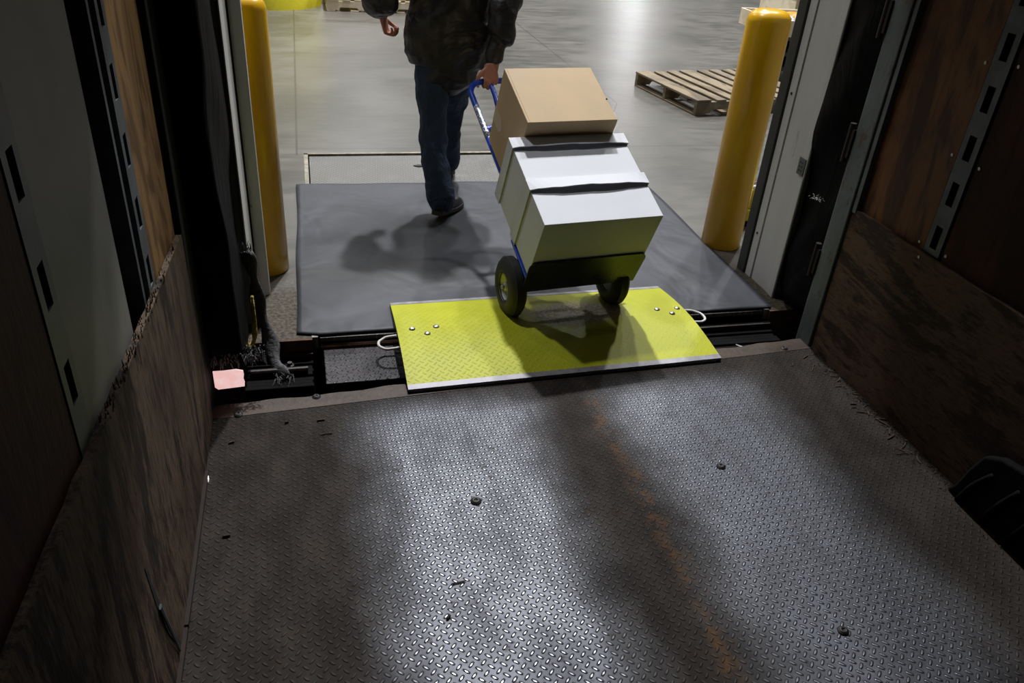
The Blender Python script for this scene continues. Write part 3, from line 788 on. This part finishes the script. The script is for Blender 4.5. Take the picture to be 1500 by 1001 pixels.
# ---- yellow curb block and small yellow lock on it
cbk = empty('curb_block', (2.42, 3.80, 0), 'low yellow painted concrete curb behind the right bollard', 'curb')
bm = BM(); box(bm, (2.27, 3.76, 0.035), (3.3, 4.00, .105)); obj('block', bm, M['curb'], cbk, bevel=.008)
bm = BM(); box(bm, (2.28, 3.772, 0.0), (3.29, 3.99, .035)); obj('recess_shade_strip', bm, M['black'], cbk)  # black strip drawn in for the dark recess under the curb
bm = BM(); box(bm, (2.28, 3.80, .105), (2.60, 3.99, .109)); obj('dusty_top', bm, simple('dusty_paint', (.36, .34, .26), .9, 0, .3, 30), cbk)
yk = empty('yellow_canister', (2.67, 3.80, .105), 'small yellow canister with red loop standing on the yellow curb', 'canister')
kx, ky = 2.395, 3.79
bm = BM(); lathe(bm, [(.020, .0), (.024, .004), (.022, .07), (.014, .105), (.010, .11), (0, .11)], (kx, ky, .108), (0, 0, 1), 20); obj('canister_body', bm, simple('yellow_plastic', (.5, .38, .03), .35), yk, smooth=True)
bm = BM(); lathe(bm, [(.012, 0), (.014, .01), (.012, .02), (0, .022)], (kx+.01, ky, .216), (0, 0, 1), 16); obj('cap', bm, M['boxw'], yk, smooth=True)
bm = BM(); loft(bm, smoothpath([(kx-.030, ky, .115), (kx-.030, ky, .16), (kx-.025, ky, .22), (kx+.008, ky, .258), (kx+.040, ky, .24), (kx+.048, ky, .20), (kx+.045, ky, .115)], 5), .0035, 8); obj('red_loop', bm, simple('red_plastic', (.45, .06, .04), .5), yk, smooth=True)

# ---- pallets
def pallet(loc, rz, mat, name, label, group, L=1.22, W=1.0, nb=8, hh=.128, flip=False):
    t = empty(name, loc, label, 'pallet', group); t.rotation_euler = (0, 0, rz)
    def o2(nm, bm, bv=.003):
        o = obj(nm, bm, mat, None, bevel=bv, origin=None); o.parent = t; o.location = (0, 0, 0); return o
    for k in range(3):
        y = (W-.038)*k/2; bm = BM()
        poly = [(0, .016), (.14, .016), (.16, .045), (.36, .045), (.38, .016), (L-.38, .016), (L-.36, .045), (L-.16, .045), (L-.14, .016), (L, .016), (L, hh-.018), (0, hh-.018)]
        prism(bm, poly, y, y+.038, lambda a, b, c: (a, c, b)); o2('stringer', bm)
    x = 0
    ws = [.14, .09, .09, .14, .09, .09, .09, .14][:nb]; gap = (L-sum(ws))/(nb-1)
    for w in ws:
        bm = BM(); j = random.uniform(-.006, .006)
        box(bm, (x, -.004+j, hh-.018), (x+w, W+.004+j, hh)); o2('deck_board', bm); x += w+gap
    for x in (0, .28, .565, .84, L-.10):
        bm = BM(); box(bm, (x, 0, 0), (x+.10, W, .016)); o2('bottom_board', bm)
    return t
pallet((3.095, 6.00, 0), math.radians(9), M['pallet'], 'wooden_pallet', 'empty weathered wooden pallet lying on the concrete behind the right bollard', None)
for k, lb in enumerate(('bottom pale wooden pallet of the stack beyond the walking person', 'second pale wooden pallet from the floor in the stack beyond the walking person', 'top pale wooden pallet of the stack beyond the walking person')):
    pallet((.30+.01*k, 10.45+.01*k, .142*k), 0, M['pallet_new'], 'wooden_pallet', lb, 'stacked pale pallets', hh=.138)
# ---- yellow column guard far left
bm = BM(); lathe(bm, [(.62, 0), (.62, 1.05), (.58, 1.10), (.2, 1.12), (0, 1.12)], (-.36, 11.0, 0), (0, 0, 1), 64)
cg = empty('column_guard', (-.36, 11.0, 0), 'big round yellow column guard far off beside the stacked pale pallets', 'column guard')
obj('guard', bm, M['column'], cg, smooth=True)
bm = BM(); box(bm, (-.51, 10.85, 0), (-.21, 11.15, 13)); obj('column', bm, M['bwall'], cg)
# ---- cart with crate at far right
ct = empty('steel_cart', (4.75, 7.55, 0), 'black steel cart standing behind the wooden pallet and right bollard', 'cart')
for x in (4.50, 5.3):
    for y in (7.25, 7.9):
        bm = BM(); box(bm, (x-.03, y-.03, .09), (x+.03, y+.03, .426)); obj('post', bm, M['black'], ct, bevel=.004)
for z in (.12, .26, .40):
    bm = BM(); box(bm, (4.47, 7.22, z-.02), (5.33, 7.93, z+.02)); obj('shelf', bm, M['darktrack'], ct, bevel=.004)
for x, y in ((4.50, 7.25), (4.50, 7.9), (5.3, 7.25), (5.3, 7.9)):
    bm = BM(); lathe(bm, [(0, -.02), (.045, -.02), (.05, -.01), (.05, .01), (.045, .02), (0, .02)], (x, y, .05), (1, 0, 0), 20); obj('caster', bm, M['tyre'], ct, smooth=True)
bm = BM(); box(bm, (4.56, 7.35, .141), (5.2, 7.85, .236)); tag(obj('black_bin', bm, M['black'], None, bevel=.01), 'low black bin on the lowest shelf of the steel cart', 'bin')
bm = BM(); box(bm, (4.56, 7.35, .281), (5.2, 7.85, .376)); tag(obj('black_bin', bm, M['black'], None, bevel=.01), 'low black bin on the middle shelf of the steel cart', 'bin')
cr = empty('wooden_crate', (4.86, 7.56, .4205), 'open pale wooden crate on top of the steel cart', 'crate')
cx0, cx1, cy0, cy1, cz = 4.38, 5.36, 7.20, 7.92, .4205
for a, b in (((cx0, cy0, cz+.015), (cx1, cy0+.018, cz+.15)), ((cx0, cy1-.018, cz+.015), (cx1, cy1, cz+.15)), ((cx0, cy0+.018, cz+.015), (cx0+.018, cy1-.018, cz+.15)), ((cx1-.018, cy0+.018, cz+.015), (cx1, cy1-.018, cz+.15)), ((cx0, cy0, cz), (cx1, cy1, cz+.015))):
    bm = BM(); box(bm, a, b); obj('plank', bm, M['pallet_new'], cr, bevel=.003)
cols = [(.02, .02, .02), (.55, .56, .58), (.60, .28, .02), (.03, .035, .05), (.5, .5, .48), (.02, .02, .02)]
nms = ['black', 'silver', 'orange', 'dark blue', 'white', 'glossy black']
for k in range(6):
    c = cols[k]; mm = Mat('packet_'+nms[k].replace(' ', '_')); n = mm.noise(16, 2, .5, off=(k, 0, 0))
    mm.set('Base Color', mm.mix(n.step(.55, .6), c, cols[(k+2) % 6])); mm.set('Roughness', .3)
    x0 = 4.405+.156*k; z0 = cz+.016
    bm = BM()
    P_ = []
    for j in range(9):
        t = j/8; P_.append((.062*math.sin(PI*min(.97, max(.03, t)))**.35, .078*math.sin(PI*min(.97, max(.03, t)))**.6))
    loft(bm, [(x0+.074, 7.26+.56*j/8, z0+.083) for j in range(9)], [(.070*p[0]/.062, p[1]) for p in P_], 18, up=(0, 0, 1))
    tag(obj('packet', bm, mm.m, None, smooth=True), nms[k]+' printed packet lying in the wooden crate on the cart', 'packet', 'packets in the wooden crate')
wb = empty('wooden_box', (6.1, 9.2, 0), 'tall pale wooden box standing behind the steel cart', 'box')
bm = BM(); box(bm, (5.55, 8.8, 0), (6.7, 9.6, .62)); obj('box_body', bm, M['pallet_new'], wb, bevel=.004)
bm = BM(); box(bm, (5.52, 8.77, .62), (6.73, 9.63, .65)); obj('box_lid', bm, M['pallet_new'], wb, bevel=.004)
for z in (.04, .56):
    bm = BM(); box(bm, (5.54, 8.782, z), (6.71, 8.80, z+.06)); obj('batten', bm, M['pallet_new'], wb, bevel=.002)

# ---- small things on the floors
def floor_bolt(x, y, label, r=.0125):
    bm = BM(); lathe(bm, [(r*1.25, 0), (r*1.25, .0015), (r, .002), (r*.85, .006), (r*.4, .007), (r*.35, .004), (0, .004)], (x, y, 0.0012), (0, 0, 1), 16)
    tag(obj('floor_bolt', bm, M['darkbolt'], None, smooth=True), label, 'bolt', 'bolts in the trailer floor')
floor_bolt(.426, 1.789, 'dark bolt head in the shiny lane of the tread plate, middle of the floor', .014)
floor_bolt(1.276, 1.822, 'dark bolt head in the right lane of the tread plate, below the yellow plate')
floor_bolt(-.037, 2.415, 'dark bolt head in the brown sill left of the yellow plate')
floor_bolt(-.302, 2.345, 'dark bolt head near the pink daylight patch')
floor_bolt(1.299, 1.14, 'faint bolt head in the right lane nearest the camera')
floor_bolt(1.905, 2.50, 'bolt head at the right end of the brown sill')
def splinter(x, y, l, a, label, w=.0022, mat=None, group='splinters and scraps on the trailer floor'):
    d = Vector((math.cos(a), math.sin(a), 0))*l/2; c = Vector((x, y, .0035))
    s = Vector((-d.y, d.x, 0))*random.uniform(-.25, .25)
    bm = BM(); loft(bm, smoothpath([c-d, c+s, c+d], 3), [w*.4]+[w]*5+[w*.3], 6, up=(0, 0, 1))
    tag(obj('splinter', bm, mat or M['wsplinter']), label, 'splinter', group)
splinter(.317, 1.479, .045, .1, 'thin brown splinter lying in the shiny lane of the tread plate')
splinter(-.026, 2.27, .03, .05, 'short dark splinter just inside the brown sill on the left', .003)
splinter(-.01, 2.19, .045, .1, 'thin dark splinter left of centre below the sill', .002)
splinter(-.140, 2.275, .014, .4, 'tiny black scrap on the left of the trailer floor', .005, M['leaf'])
splinter(-.315, 2.19, .02, .3, 'small brown scrap near the left plywood wall, below the pink patch', .004)
splinter(-.304, 1.76, .022, .1, 'small dark scrap near the left plywood wall, halfway along', .005, M['leaf'])
splinter(.27, 1.37, .018, .9, 'tiny dark crumb near the bottom of the shiny lane', .004, M['leaf'])
for k in range(22):
    y = 2.42-k*.032+random.uniform(-.02, .02); off = abs(random.gauss(0, .045))+.012
    splinter(XR-off-(.05 if k < 4 else 0), y, random.uniform(.02, .06), random.uniform(-1.2, 1.2), 'brown wood splinter among the litter along the foot of the right wall', random.uniform(.0015, .0032), None, 'splinters along the right wall')
bm = BM()
for k in range(900):
    y = random.uniform(.6, 2.45); x = XR-abs(random.gauss(0, .028))-.003; s = random.uniform(.002, .006)
    v = [bm.verts.new((x+random.uniform(-s, s), y+random.uniform(-s, s), .001+random.uniform(0, s*1.2))) for _ in range(4)]
    for f in ((0, 1, 2), (0, 2, 3), (0, 3, 1), (1, 3, 2)): bm.faces.new([v[i] for i in f])
tag(obj('wood_crumbs', bm, M['wsplinter']), 'brown crumbs and grit swept along the foot of the right wall', 'debris', kind='stuff')
bm = BM()
prism(bm, [(.628, 4.875), (.655, 4.890), (.69, 4.888), (.715, 4.868), (.69, 4.858), (.655, 4.852)], -.0015, .004)
tag(obj('dark_scrap', bm, M['leaf']), 'small dark scrap on the steel leveler deck left of the walking legs', 'scrap')
# black strap against the right wall near camera
bs = empty('rubber_flap', (2.01, 1.36, 0), 'black rubber flap folded against the foot of the right wall, nearest the camera', 'flap')
bm = BM()
prism(bm, [(1.60, 0), (1.575, .04), (1.555, .12), (1.525, .20), (1.47, .235), (1.40, .250), (1.30, .255), (1.18, .24), (1.08, .22), (1.0, .12), (.97, 0)], 1.992, 2.028, lambda a, b, c: (c, a, b)); obj('flap', bm, M['black'], bs, bevel=.012, segs=3)
for k in range(4):
    bm = BM(); y = 1.54-.10*k
    loft(bm, smoothpath([(1.988, y, .004), (1.986, y-.03, .09), (1.988, y-.075, .17+.02*k)], 4), [(.008, .009)]*9, 8, up=(0, 1, 0)); obj('fold', bm, M['black'], bs, smooth=True)

# ------------------------------------------------------------------ person
HC = T3(.205, 1.277, nb)      # where the hand grips the loop handle
pe = empty('person', (.74, 4.25, .01), 'person in black jacket and blue jeans walking away, pulling the hand truck with right hand', 'person')
def remesh(o, vox, sm=3):
    r = o.modifiers.new('remesh', 'REMESH'); r.mode = 'VOXEL'; r.voxel_size = vox; r.use_smooth_shade = True
    if sm:
        s = o.modifiers.new('smooth', 'SMOOTH'); s.iterations = sm; s.factor = .5
def limb(bm, pts, rad, k=4, n=16, up=(0, 1, 0)):
    """smooth tapered limb with rounded ends"""
    P = smoothpath(pts, k); R = []
    for i in range(len(P)):
        t = i/(len(P)-1)*(len(pts)-1); j = min(int(t), len(pts)-2); f = t-j
        a, b = rad[j], rad[j+1]
        if not isinstance(a, (tuple, list)): a = (a, a)
        if not isinstance(b, (tuple, list)): b = (b, b)
        R.append((a[0]*(1-f)+b[0]*f, a[1]*(1-f)+b[1]*f))
    loft(bm, P, R, n, up)
    for p, r in ((P[0], R[0]), (P[-1], R[-1])): sphere(bm, p, min(r)*.98, 12)
def digits(bm, palm, fwd, side, nrm, curl, sc_=1.0, thumb=1, scale=1.0, spread=.0):
    """four fingers of unequal length and a thumb; fwd = finger direction, side = towards thumb, nrm = palm normal (curl direction)"""
    for k in range(4):
        L = [.072, .080, .075, .060][k]*scale; r = [.0088, .009, .0086, .0078][k]*scale
        base = palm+fwd*(.040*scale)+side*((.030-.020*k)*scale)-fwd*(.006*abs(k-1)*scale)
        a = 0; p = base; pts = [palm+side*((.022-.015*k)*scale), base]
        for j, seg in enumerate((.45, .32, .23)):
            a += curl[j]*(1+.06*k)
            d = (fwd*math.cos(a)+nrm*math.sin(a)).normalized()
            p = p+d*(L*seg); pts.append(p)
        limb(bm, pts, [r*1.1, r*1.08, r, r*.92, r*.8], 3, 10, up=tuple(side))
    tb_ = palm-fwd*.015*scale+side*.034*scale
    t1 = tb_+(side*.6+fwd*.55+nrm*.25).normalized()*.036*scale
    t2 = t1+(side*.05+fwd*.8+nrm*.75).normalized()*.030*scale
    t3 = t2+(side*-.25+fwd*.6+nrm*.9).normalized()*.024*scale
    limb(bm, [palm-fwd*.03*scale+side*.01*scale, tb_, t1, t2, t3], [.013*scale, .013*scale, .0108*scale, .0098*scale, .0078*scale], 3, 10, up=tuple(nrm))
def palm_(bm, wrist, palm, side, w=.040, t=.014):
    f = (palm-wrist).normalized(); tip = palm+f*.040
    nrm = f.cross(side).normalized()
    loft(bm, [wrist, wrist+f*.02, palm-f*.01, palm+f*.02, tip], [(.026, .020), (.030, .019), (w, t+.002), (w+.001, t), (w-.006, t-.003)], 16, up=tuple(nrm))

body = BM()
hipL, hipR = Vector((.645, 4.23, .88)), Vector((.815, 4.23, .88))
kneL, kneR = Vector((.648, 4.215, .475)), Vector((.790, 4.43, .50))
ankL, ankR = Vector((.668, 4.03, .105)), Vector((.800, 4.56, .155))
shL, shR = Vector((.545, 4.26, 1.44)), Vector((.925, 4.24, 1.43))
elL, elR = Vector((.40, 4.12, 1.185)), Vector((.995, 4.12, 1.155))
wrL = Vector((.392, 4.27, 1.005))
wrR = HC+Vector((.030, .035, .082))
limb(body, [(.73, 4.24, .84), (.73, 4.24, .95), (.732, 4.245, 1.08), (.735, 4.25, 1.25), (.735, 4.255, 1.38), (.735, 4.26, 1.45)], [(.16, .105), (.165, .11), (.145, .095), (.165, .11), (.175, .105), (.09, .07)], 4, 24)
limb(body, [(.735, 4.26, 1.42), (.735, 4.275, 1.50), (.735, 4.285, 1.56)], [.062, .055, .055])
limb(body, [shL, elL, wrL], [.052, .040, .026]); limb(body, [shR, elR, wrR], [.052, .040, .026])
limb(body, [(.66, 4.258, 1.44), shL], [.055, .055]); limb(body, [(.81, 4.25, 1.44), shR], [.055, .055])
limb(body, [hipL, kneL, ankL], [.085, .056, .038]); limb(body, [hipR, kneR, ankR], [.085, .056, .038])
# head looking down a little and ahead
hc = Vector((.735, 4.30, 1.655))
sphere(body, hc, 1, 28, (.076, .094, .098)); sphere(body, hc+Vector((0, .035, -.05)), 1, 24, (.058, .062, .066)); sphere(body, hc+Vector((0, .062, -.098)), 1, 16, (.026, .024, .020))
limb(body, [hc+Vector((0, .090, .018)), hc+Vector((0, .103, -.018)), hc+Vector((0, .112, -.036))], [.009, .011, .014], 3, 12)
for s in (-1, 1):
    sphere(body, hc+Vector((s*.013, .100, -.038)), .010, 10)
    sphere(body, hc+Vector((s*.078, -.004, -.012)), 1, 14, (.010, .020, .032)); sphere(body, hc+Vector((s*.032, .080, .020)), 1, 10, (.022, .012, .008))
    sphere(body, hc+Vector((s*.040, .066, -.03)), 1, 12, (.022, .02, .02))
sphere(body, hc+Vector((0, .096, -.064)), 1, 12, (.024, .010, .0055)); sphere(body, hc+Vector((0, .094, -.075)), 1, 12, (.020, .010, .0065))
# left hand, hanging loosely, palm inwards
fL = Vector((.22, .10, -.97)).normalized(); pmL = wrL+fL*.058
sdL = Vector((.25, .93, .15)); sdL = (sdL-fL*sdL.dot(fL)).normalized(); nL = Vector((1, -.2, .1)); nL = (nL-fL*nL.dot(fL)-sdL*nL.dot(sdL)).normalized()
palm_(body, wrL, pmL, sdL); digits(body, pmL, fL, sdL, nL, (.95, 1.05, .7))
# right hand: palm over the loop tube, fingers curled round it
tubedir = (T3(.26, 1.275, nb)-T3(.16, 1.275, nb)).normalized()
fR = Vector((-.12, -.45, -.72)); fR = (fR-tubedir*fR.dot(tubedir)).normalized()
sdR = -tubedir
nR = fR.cross(sdR).normalized()
if nR.y < 0: nR = -nR
pmR = HC-nR*.030-fR*.022
nR = nR
limb(body, [wrR, (wrR+pmR)/2, pmR-fR*.01], [(.026, .020), (.030, .018), (.038, .014)], 4, 16, up=tuple(nR))
palm_(body, pmR-fR*.05, pmR, sdR); digits(body, pmR, fR, sdR, nR, (.95, 1.15, .85))
bo = obj('body', body, M['skin'], pe, smooth=True); remesh(bo, .004, 2)
for s in (-1, 1):
    bm = BM(); sphere(bm, hc+Vector((s*.031, .073, .004)), .0125, 16); e = obj('eye', bm, M['eye'], pe, smooth=True)
    bm = BM(); sphere(bm, hc+Vector((s*.031, .083, .004)), .0058, 12, (1, .6, 1)); obj('iris', bm, M['iris'], e, smooth=True)
bm = BM()
sphere(bm, hc+Vector((0, -.012, .020)), 1, 32, (.088, .098, .097)); sphere(bm, hc+Vector((0, -.045, -.05)), 1, 24, (.074, .055, .07))
for v in list(bm.verts):
    pass
ho = obj('hair', bm, M['hair'], pe, smooth=True)
# cut the face side away by shifting front verts back
for v in ho.data.vertices:
    w = v.co-hc
    if w.y > .045 and w.z < .062: v.co.y = hc.y+.045-(.0)

# jeans
bm = BM()
limb(bm, [(.73, 4.235, .80), (.73, 4.24, .90), (.73, 4.24, .98)], [(.175, .125), (.185, .13), (.165, .115)], 4, 28)
limb(bm, [(.652, 4.235, .84), (.645, 4.225, .68), (.645, 4.205, .50), (.645, 4.145, .34), (.662, 4.06, .18), (.672, 4.025, .105)], [(.104, .112), (.092, .098), (.075, .080), (.071, .076), (.071, .078), (.076, .082)], 4, 24)
limb(bm, [(.808, 4.235, .84), (.800, 4.33, .68), (.790, 4.42, .51), (.780, 4.47, .35), (.790, 4.525, .22), (.798, 4.555, .150)], [(.104, .112), (.090, .096), (.073, .078), (.066, .072), (.066, .072), (.074, .078)], 4, 24)
jo = obj('jeans', bm, M['jeans'], pe, smooth=True); remesh(jo, .007, 2)
def foldtex(name, size, depth=2):
    t = bpy.data.textures.new(name, 'CLOUDS'); t.noise_scale = size; t.noise_depth = depth; return t
def folds(o, tex, strength):
    d = o.modifiers.new('folds', 'DISPLACE'); d.texture = tex; d.strength = strength; d.mid_level = .5; d.texture_coords = 'LOCAL'
folds(jo, foldtex('jean_folds', .075, 1), .024)
# crumpled rings of cloth at shin and hem
# jacket
bm = BM()
limb(bm, [(.735, 4.230, .765), (.738, 4.232, .83), (.735, 4.235, .92), (.728, 4.24, 1.04), (.728, 4.245, 1.17), (.733, 4.25, 1.30), (.735, 4.255, 1.41), (.735, 4.26, 1.475)],
     [(.205, .155), (.232, .170), (.232, .172), (.212, .162), (.206, .155), (.210, .150), (.185, .125), (.085, .080)], 4, 32)
limb(bm, [(.735, 4.26, 1.44), (.735, 4.268, 1.52)], [(.078, .078), (.074, .074)], 3)
limb(bm, [(.66, 4.255, 1.42), shL, (.465, 4.19, 1.30), elL+Vector((-.02, -.01, 0)), (elL+wrL)/2+Vector((-.022, 0, -.03)), wrL+Vector((-.004, .0, .045)), wrL+Vector((.0, 0, .012))], [.085, .085, .078, .080, .082, .058, .044], 4, 20)
cuff = wrR+(elR-wrR).normalized()*.02
mid = wrR+(elR-wrR)*.45
limb(bm, [(.81, 4.25, 1.42), shR, (.962, 4.19, 1.29), elR+Vector((.0, -.01, 0)), mid+Vector((.004, -.01, .05)), mid+Vector((.008, -.02, -.02)), mid+(cuff-mid)*.45, cuff], [.085, .085, .080, .078, .068, .072, .045, .043], 4, 20)
jk = obj('jacket', bm, M['jacket'], pe, smooth=True); remesh(jk, .008, 2)
folds(jk, foldtex('jacket_folds', .13, 1), .048)
folds(jk, foldtex('jacket_creases', .06, 1), .012)
# shoes
def shoe(ank, toe, lift, yaw):
    f = Vector((math.sin(yaw), math.cos(yaw), 0)); s = Vector((f.y, -f.x, 0))
    tilt = lift
    base = Vector((ank.x, ank.y, 0))
    ball = base+f*.13+Vector((0, 0, .014))
    def W(a, b, c):   # a forward from heel, b side, c height; rotate up about the ball of the foot
        p = Vector((a-.17, c)); ca, sa = math.cos(tilt), math.sin(tilt)
        if a < .17: x, z = p.x*ca+p.y*sa, -p.x*sa+p.y*ca
        else: x, z = p.x, p.y
        return base-f*.06+f*(x+.17)+s*b+Vector((0, 0, z+.014))
    prof = [(.0, .018, .03), (.012, .030, .065), (.06, .036, .085), (.10, .038, .080), (.15, .044, .062), (.20, .048, .048), (.245, .044, .038), (.275, .030, .028), (.287, .012, .018)]
    bm = BM(); rings = []
    for a, w, h in prof:
        rings.append([bm.verts.new(W(a, w*math.cos(t)*(1.0 if math.sin(t) > 0 else 1), .022+max(0, math.sin(t))*(h-.005)+min(0, math.sin(t))*.006)) for t in [2*PI*k/18 for k in range(18)]])
    for A, B in zip(rings, rings[1:]):
        for k in range(18): bm.faces.new([A[k], A[(k+1) % 18], B[(k+1) % 18], B[k]])
    bm.faces.new(rings[0]); bm.faces.new(rings[-1][::-1])
    so = obj('shoe', bm, M['shoe'], pe, smooth=True)
    bm = BM(); rg = []
    for a, w, h in prof:
        w2 = w+.004; c = [( -w2, 0), (w2, 0), (w2, .024), (-w2, .024)]
        aa = a-.004 if a < .1 else a+.004
        rg.append([bm.verts.new(W(aa, x, z)) for x, z in c])
    for A, B in zip(rg, rg[1:]):
        for k in range(4): bm.faces.new([A[k], A[(k+1) % 4], B[(k+1) % 4], B[k]])
    bm.faces.new(rg[0]); bm.faces.new(rg[-1][::-1])
    obj('sole', bm, M['sole'], so, bevel=.003)
shoe(Vector((.668, 4.01, 0)), 1, .16, .62)
shoe(Vector((.800, 4.56, 0)), 1, .45, .10)

# ------------------------------------------------------------------ lamps of the warehouse
def lamp(x, y, P=900, z=12.0):
    t = empty('high_bay_or_added_lamp', (x, y, z), None, None)
    tag(t, 'high-bay or added low lamp hanging from the warehouse roof', 'lamp', 'high-bay lamps')
    bm = BM(); lathe(bm, [(.30, 0), (.27, .12), (.14, .30), (.10, .32), (.10, .5), (0, .5), (0, .48), (.08, .48), (.08, .31), (.13, .28), (.255, .12), (.285, 0), (.30, 0)], (x, y, z), (0, 0, 1), 32); obj('reflector', bm, M['lamp'], t, smooth=True)
    bm = BM(); loft(bm, [(x, y, z+.48), (x, y, 13)], .01, 8); obj('hanger', bm, M['lamp'], t)
    L = bpy.data.lights.new('lamp_light', 'AREA'); L.shape = 'DISK'; L.size = .50; L.energy = P; L.color = (.97, .98, 1.0)
    o = bpy.data.objects.new('lamp_light', L); COL.objects.link(o); o.parent = t; o.location = (0, 0, .06)
for x, y, P in ((2.0, 10.0, 2200), (4.3, 10.3, 620), (8.4, 11.2, 820), (-2.6, 6.6, 420), (1.9, 20, 700), (10, 20, 700), (-6, 18, 450), (2, 31, 700)):
    lamp(x, y, P)
lamp(12.8, 31.8, 1100, 4.6); lamp(8.9, 22.0, 220, 5.2)  # low lamps added for the floor streak, in place of a far bright opening

# ------------------------------------------------------------------ world, camera, view
w = bpy.data.worlds.new('world'); sc.world = w; w.use_nodes = True
w.node_tree.nodes['Background'].inputs[0].default_value = (.5, .55, .62, 1); w.node_tree.nodes['Background'].inputs[1].default_value = .02

cam = bpy.data.cameras.new('camera'); co = bpy.data.objects.new('camera', cam); COL.objects.link(co)
cam.sensor_width = 36; cam.lens = 27.864; cam.clip_start = .02; cam.clip_end = 200
R = ((.9707872, -.06467015, .23106272), (-.23054975, -.51820489, .82359608), (.06647575, -.85280799, -.51797636))
mw = Matrix(((R[0][0], -R[0][1], -R[0][2], 0), (R[1][0], -R[1][1], -R[1][2], 0), (R[2][0], -R[2][1], -R[2][2], H), (0, 0, 0, 1)))
co.matrix_world = mw
sc.camera = co
sc.view_settings.view_transform = 'Standard'; sc.view_settings.look = 'None'; sc.view_settings.gamma = 1; sc.view_settings.use_curve_mapping = False
sc.view_settings.exposure = -0.22
sc.cycles.max_bounces = 8; sc.cycles.diffuse_bounces = 5; sc.cycles.glossy_bounces = 4
sc.cycles.sample_clamp_indirect = 4
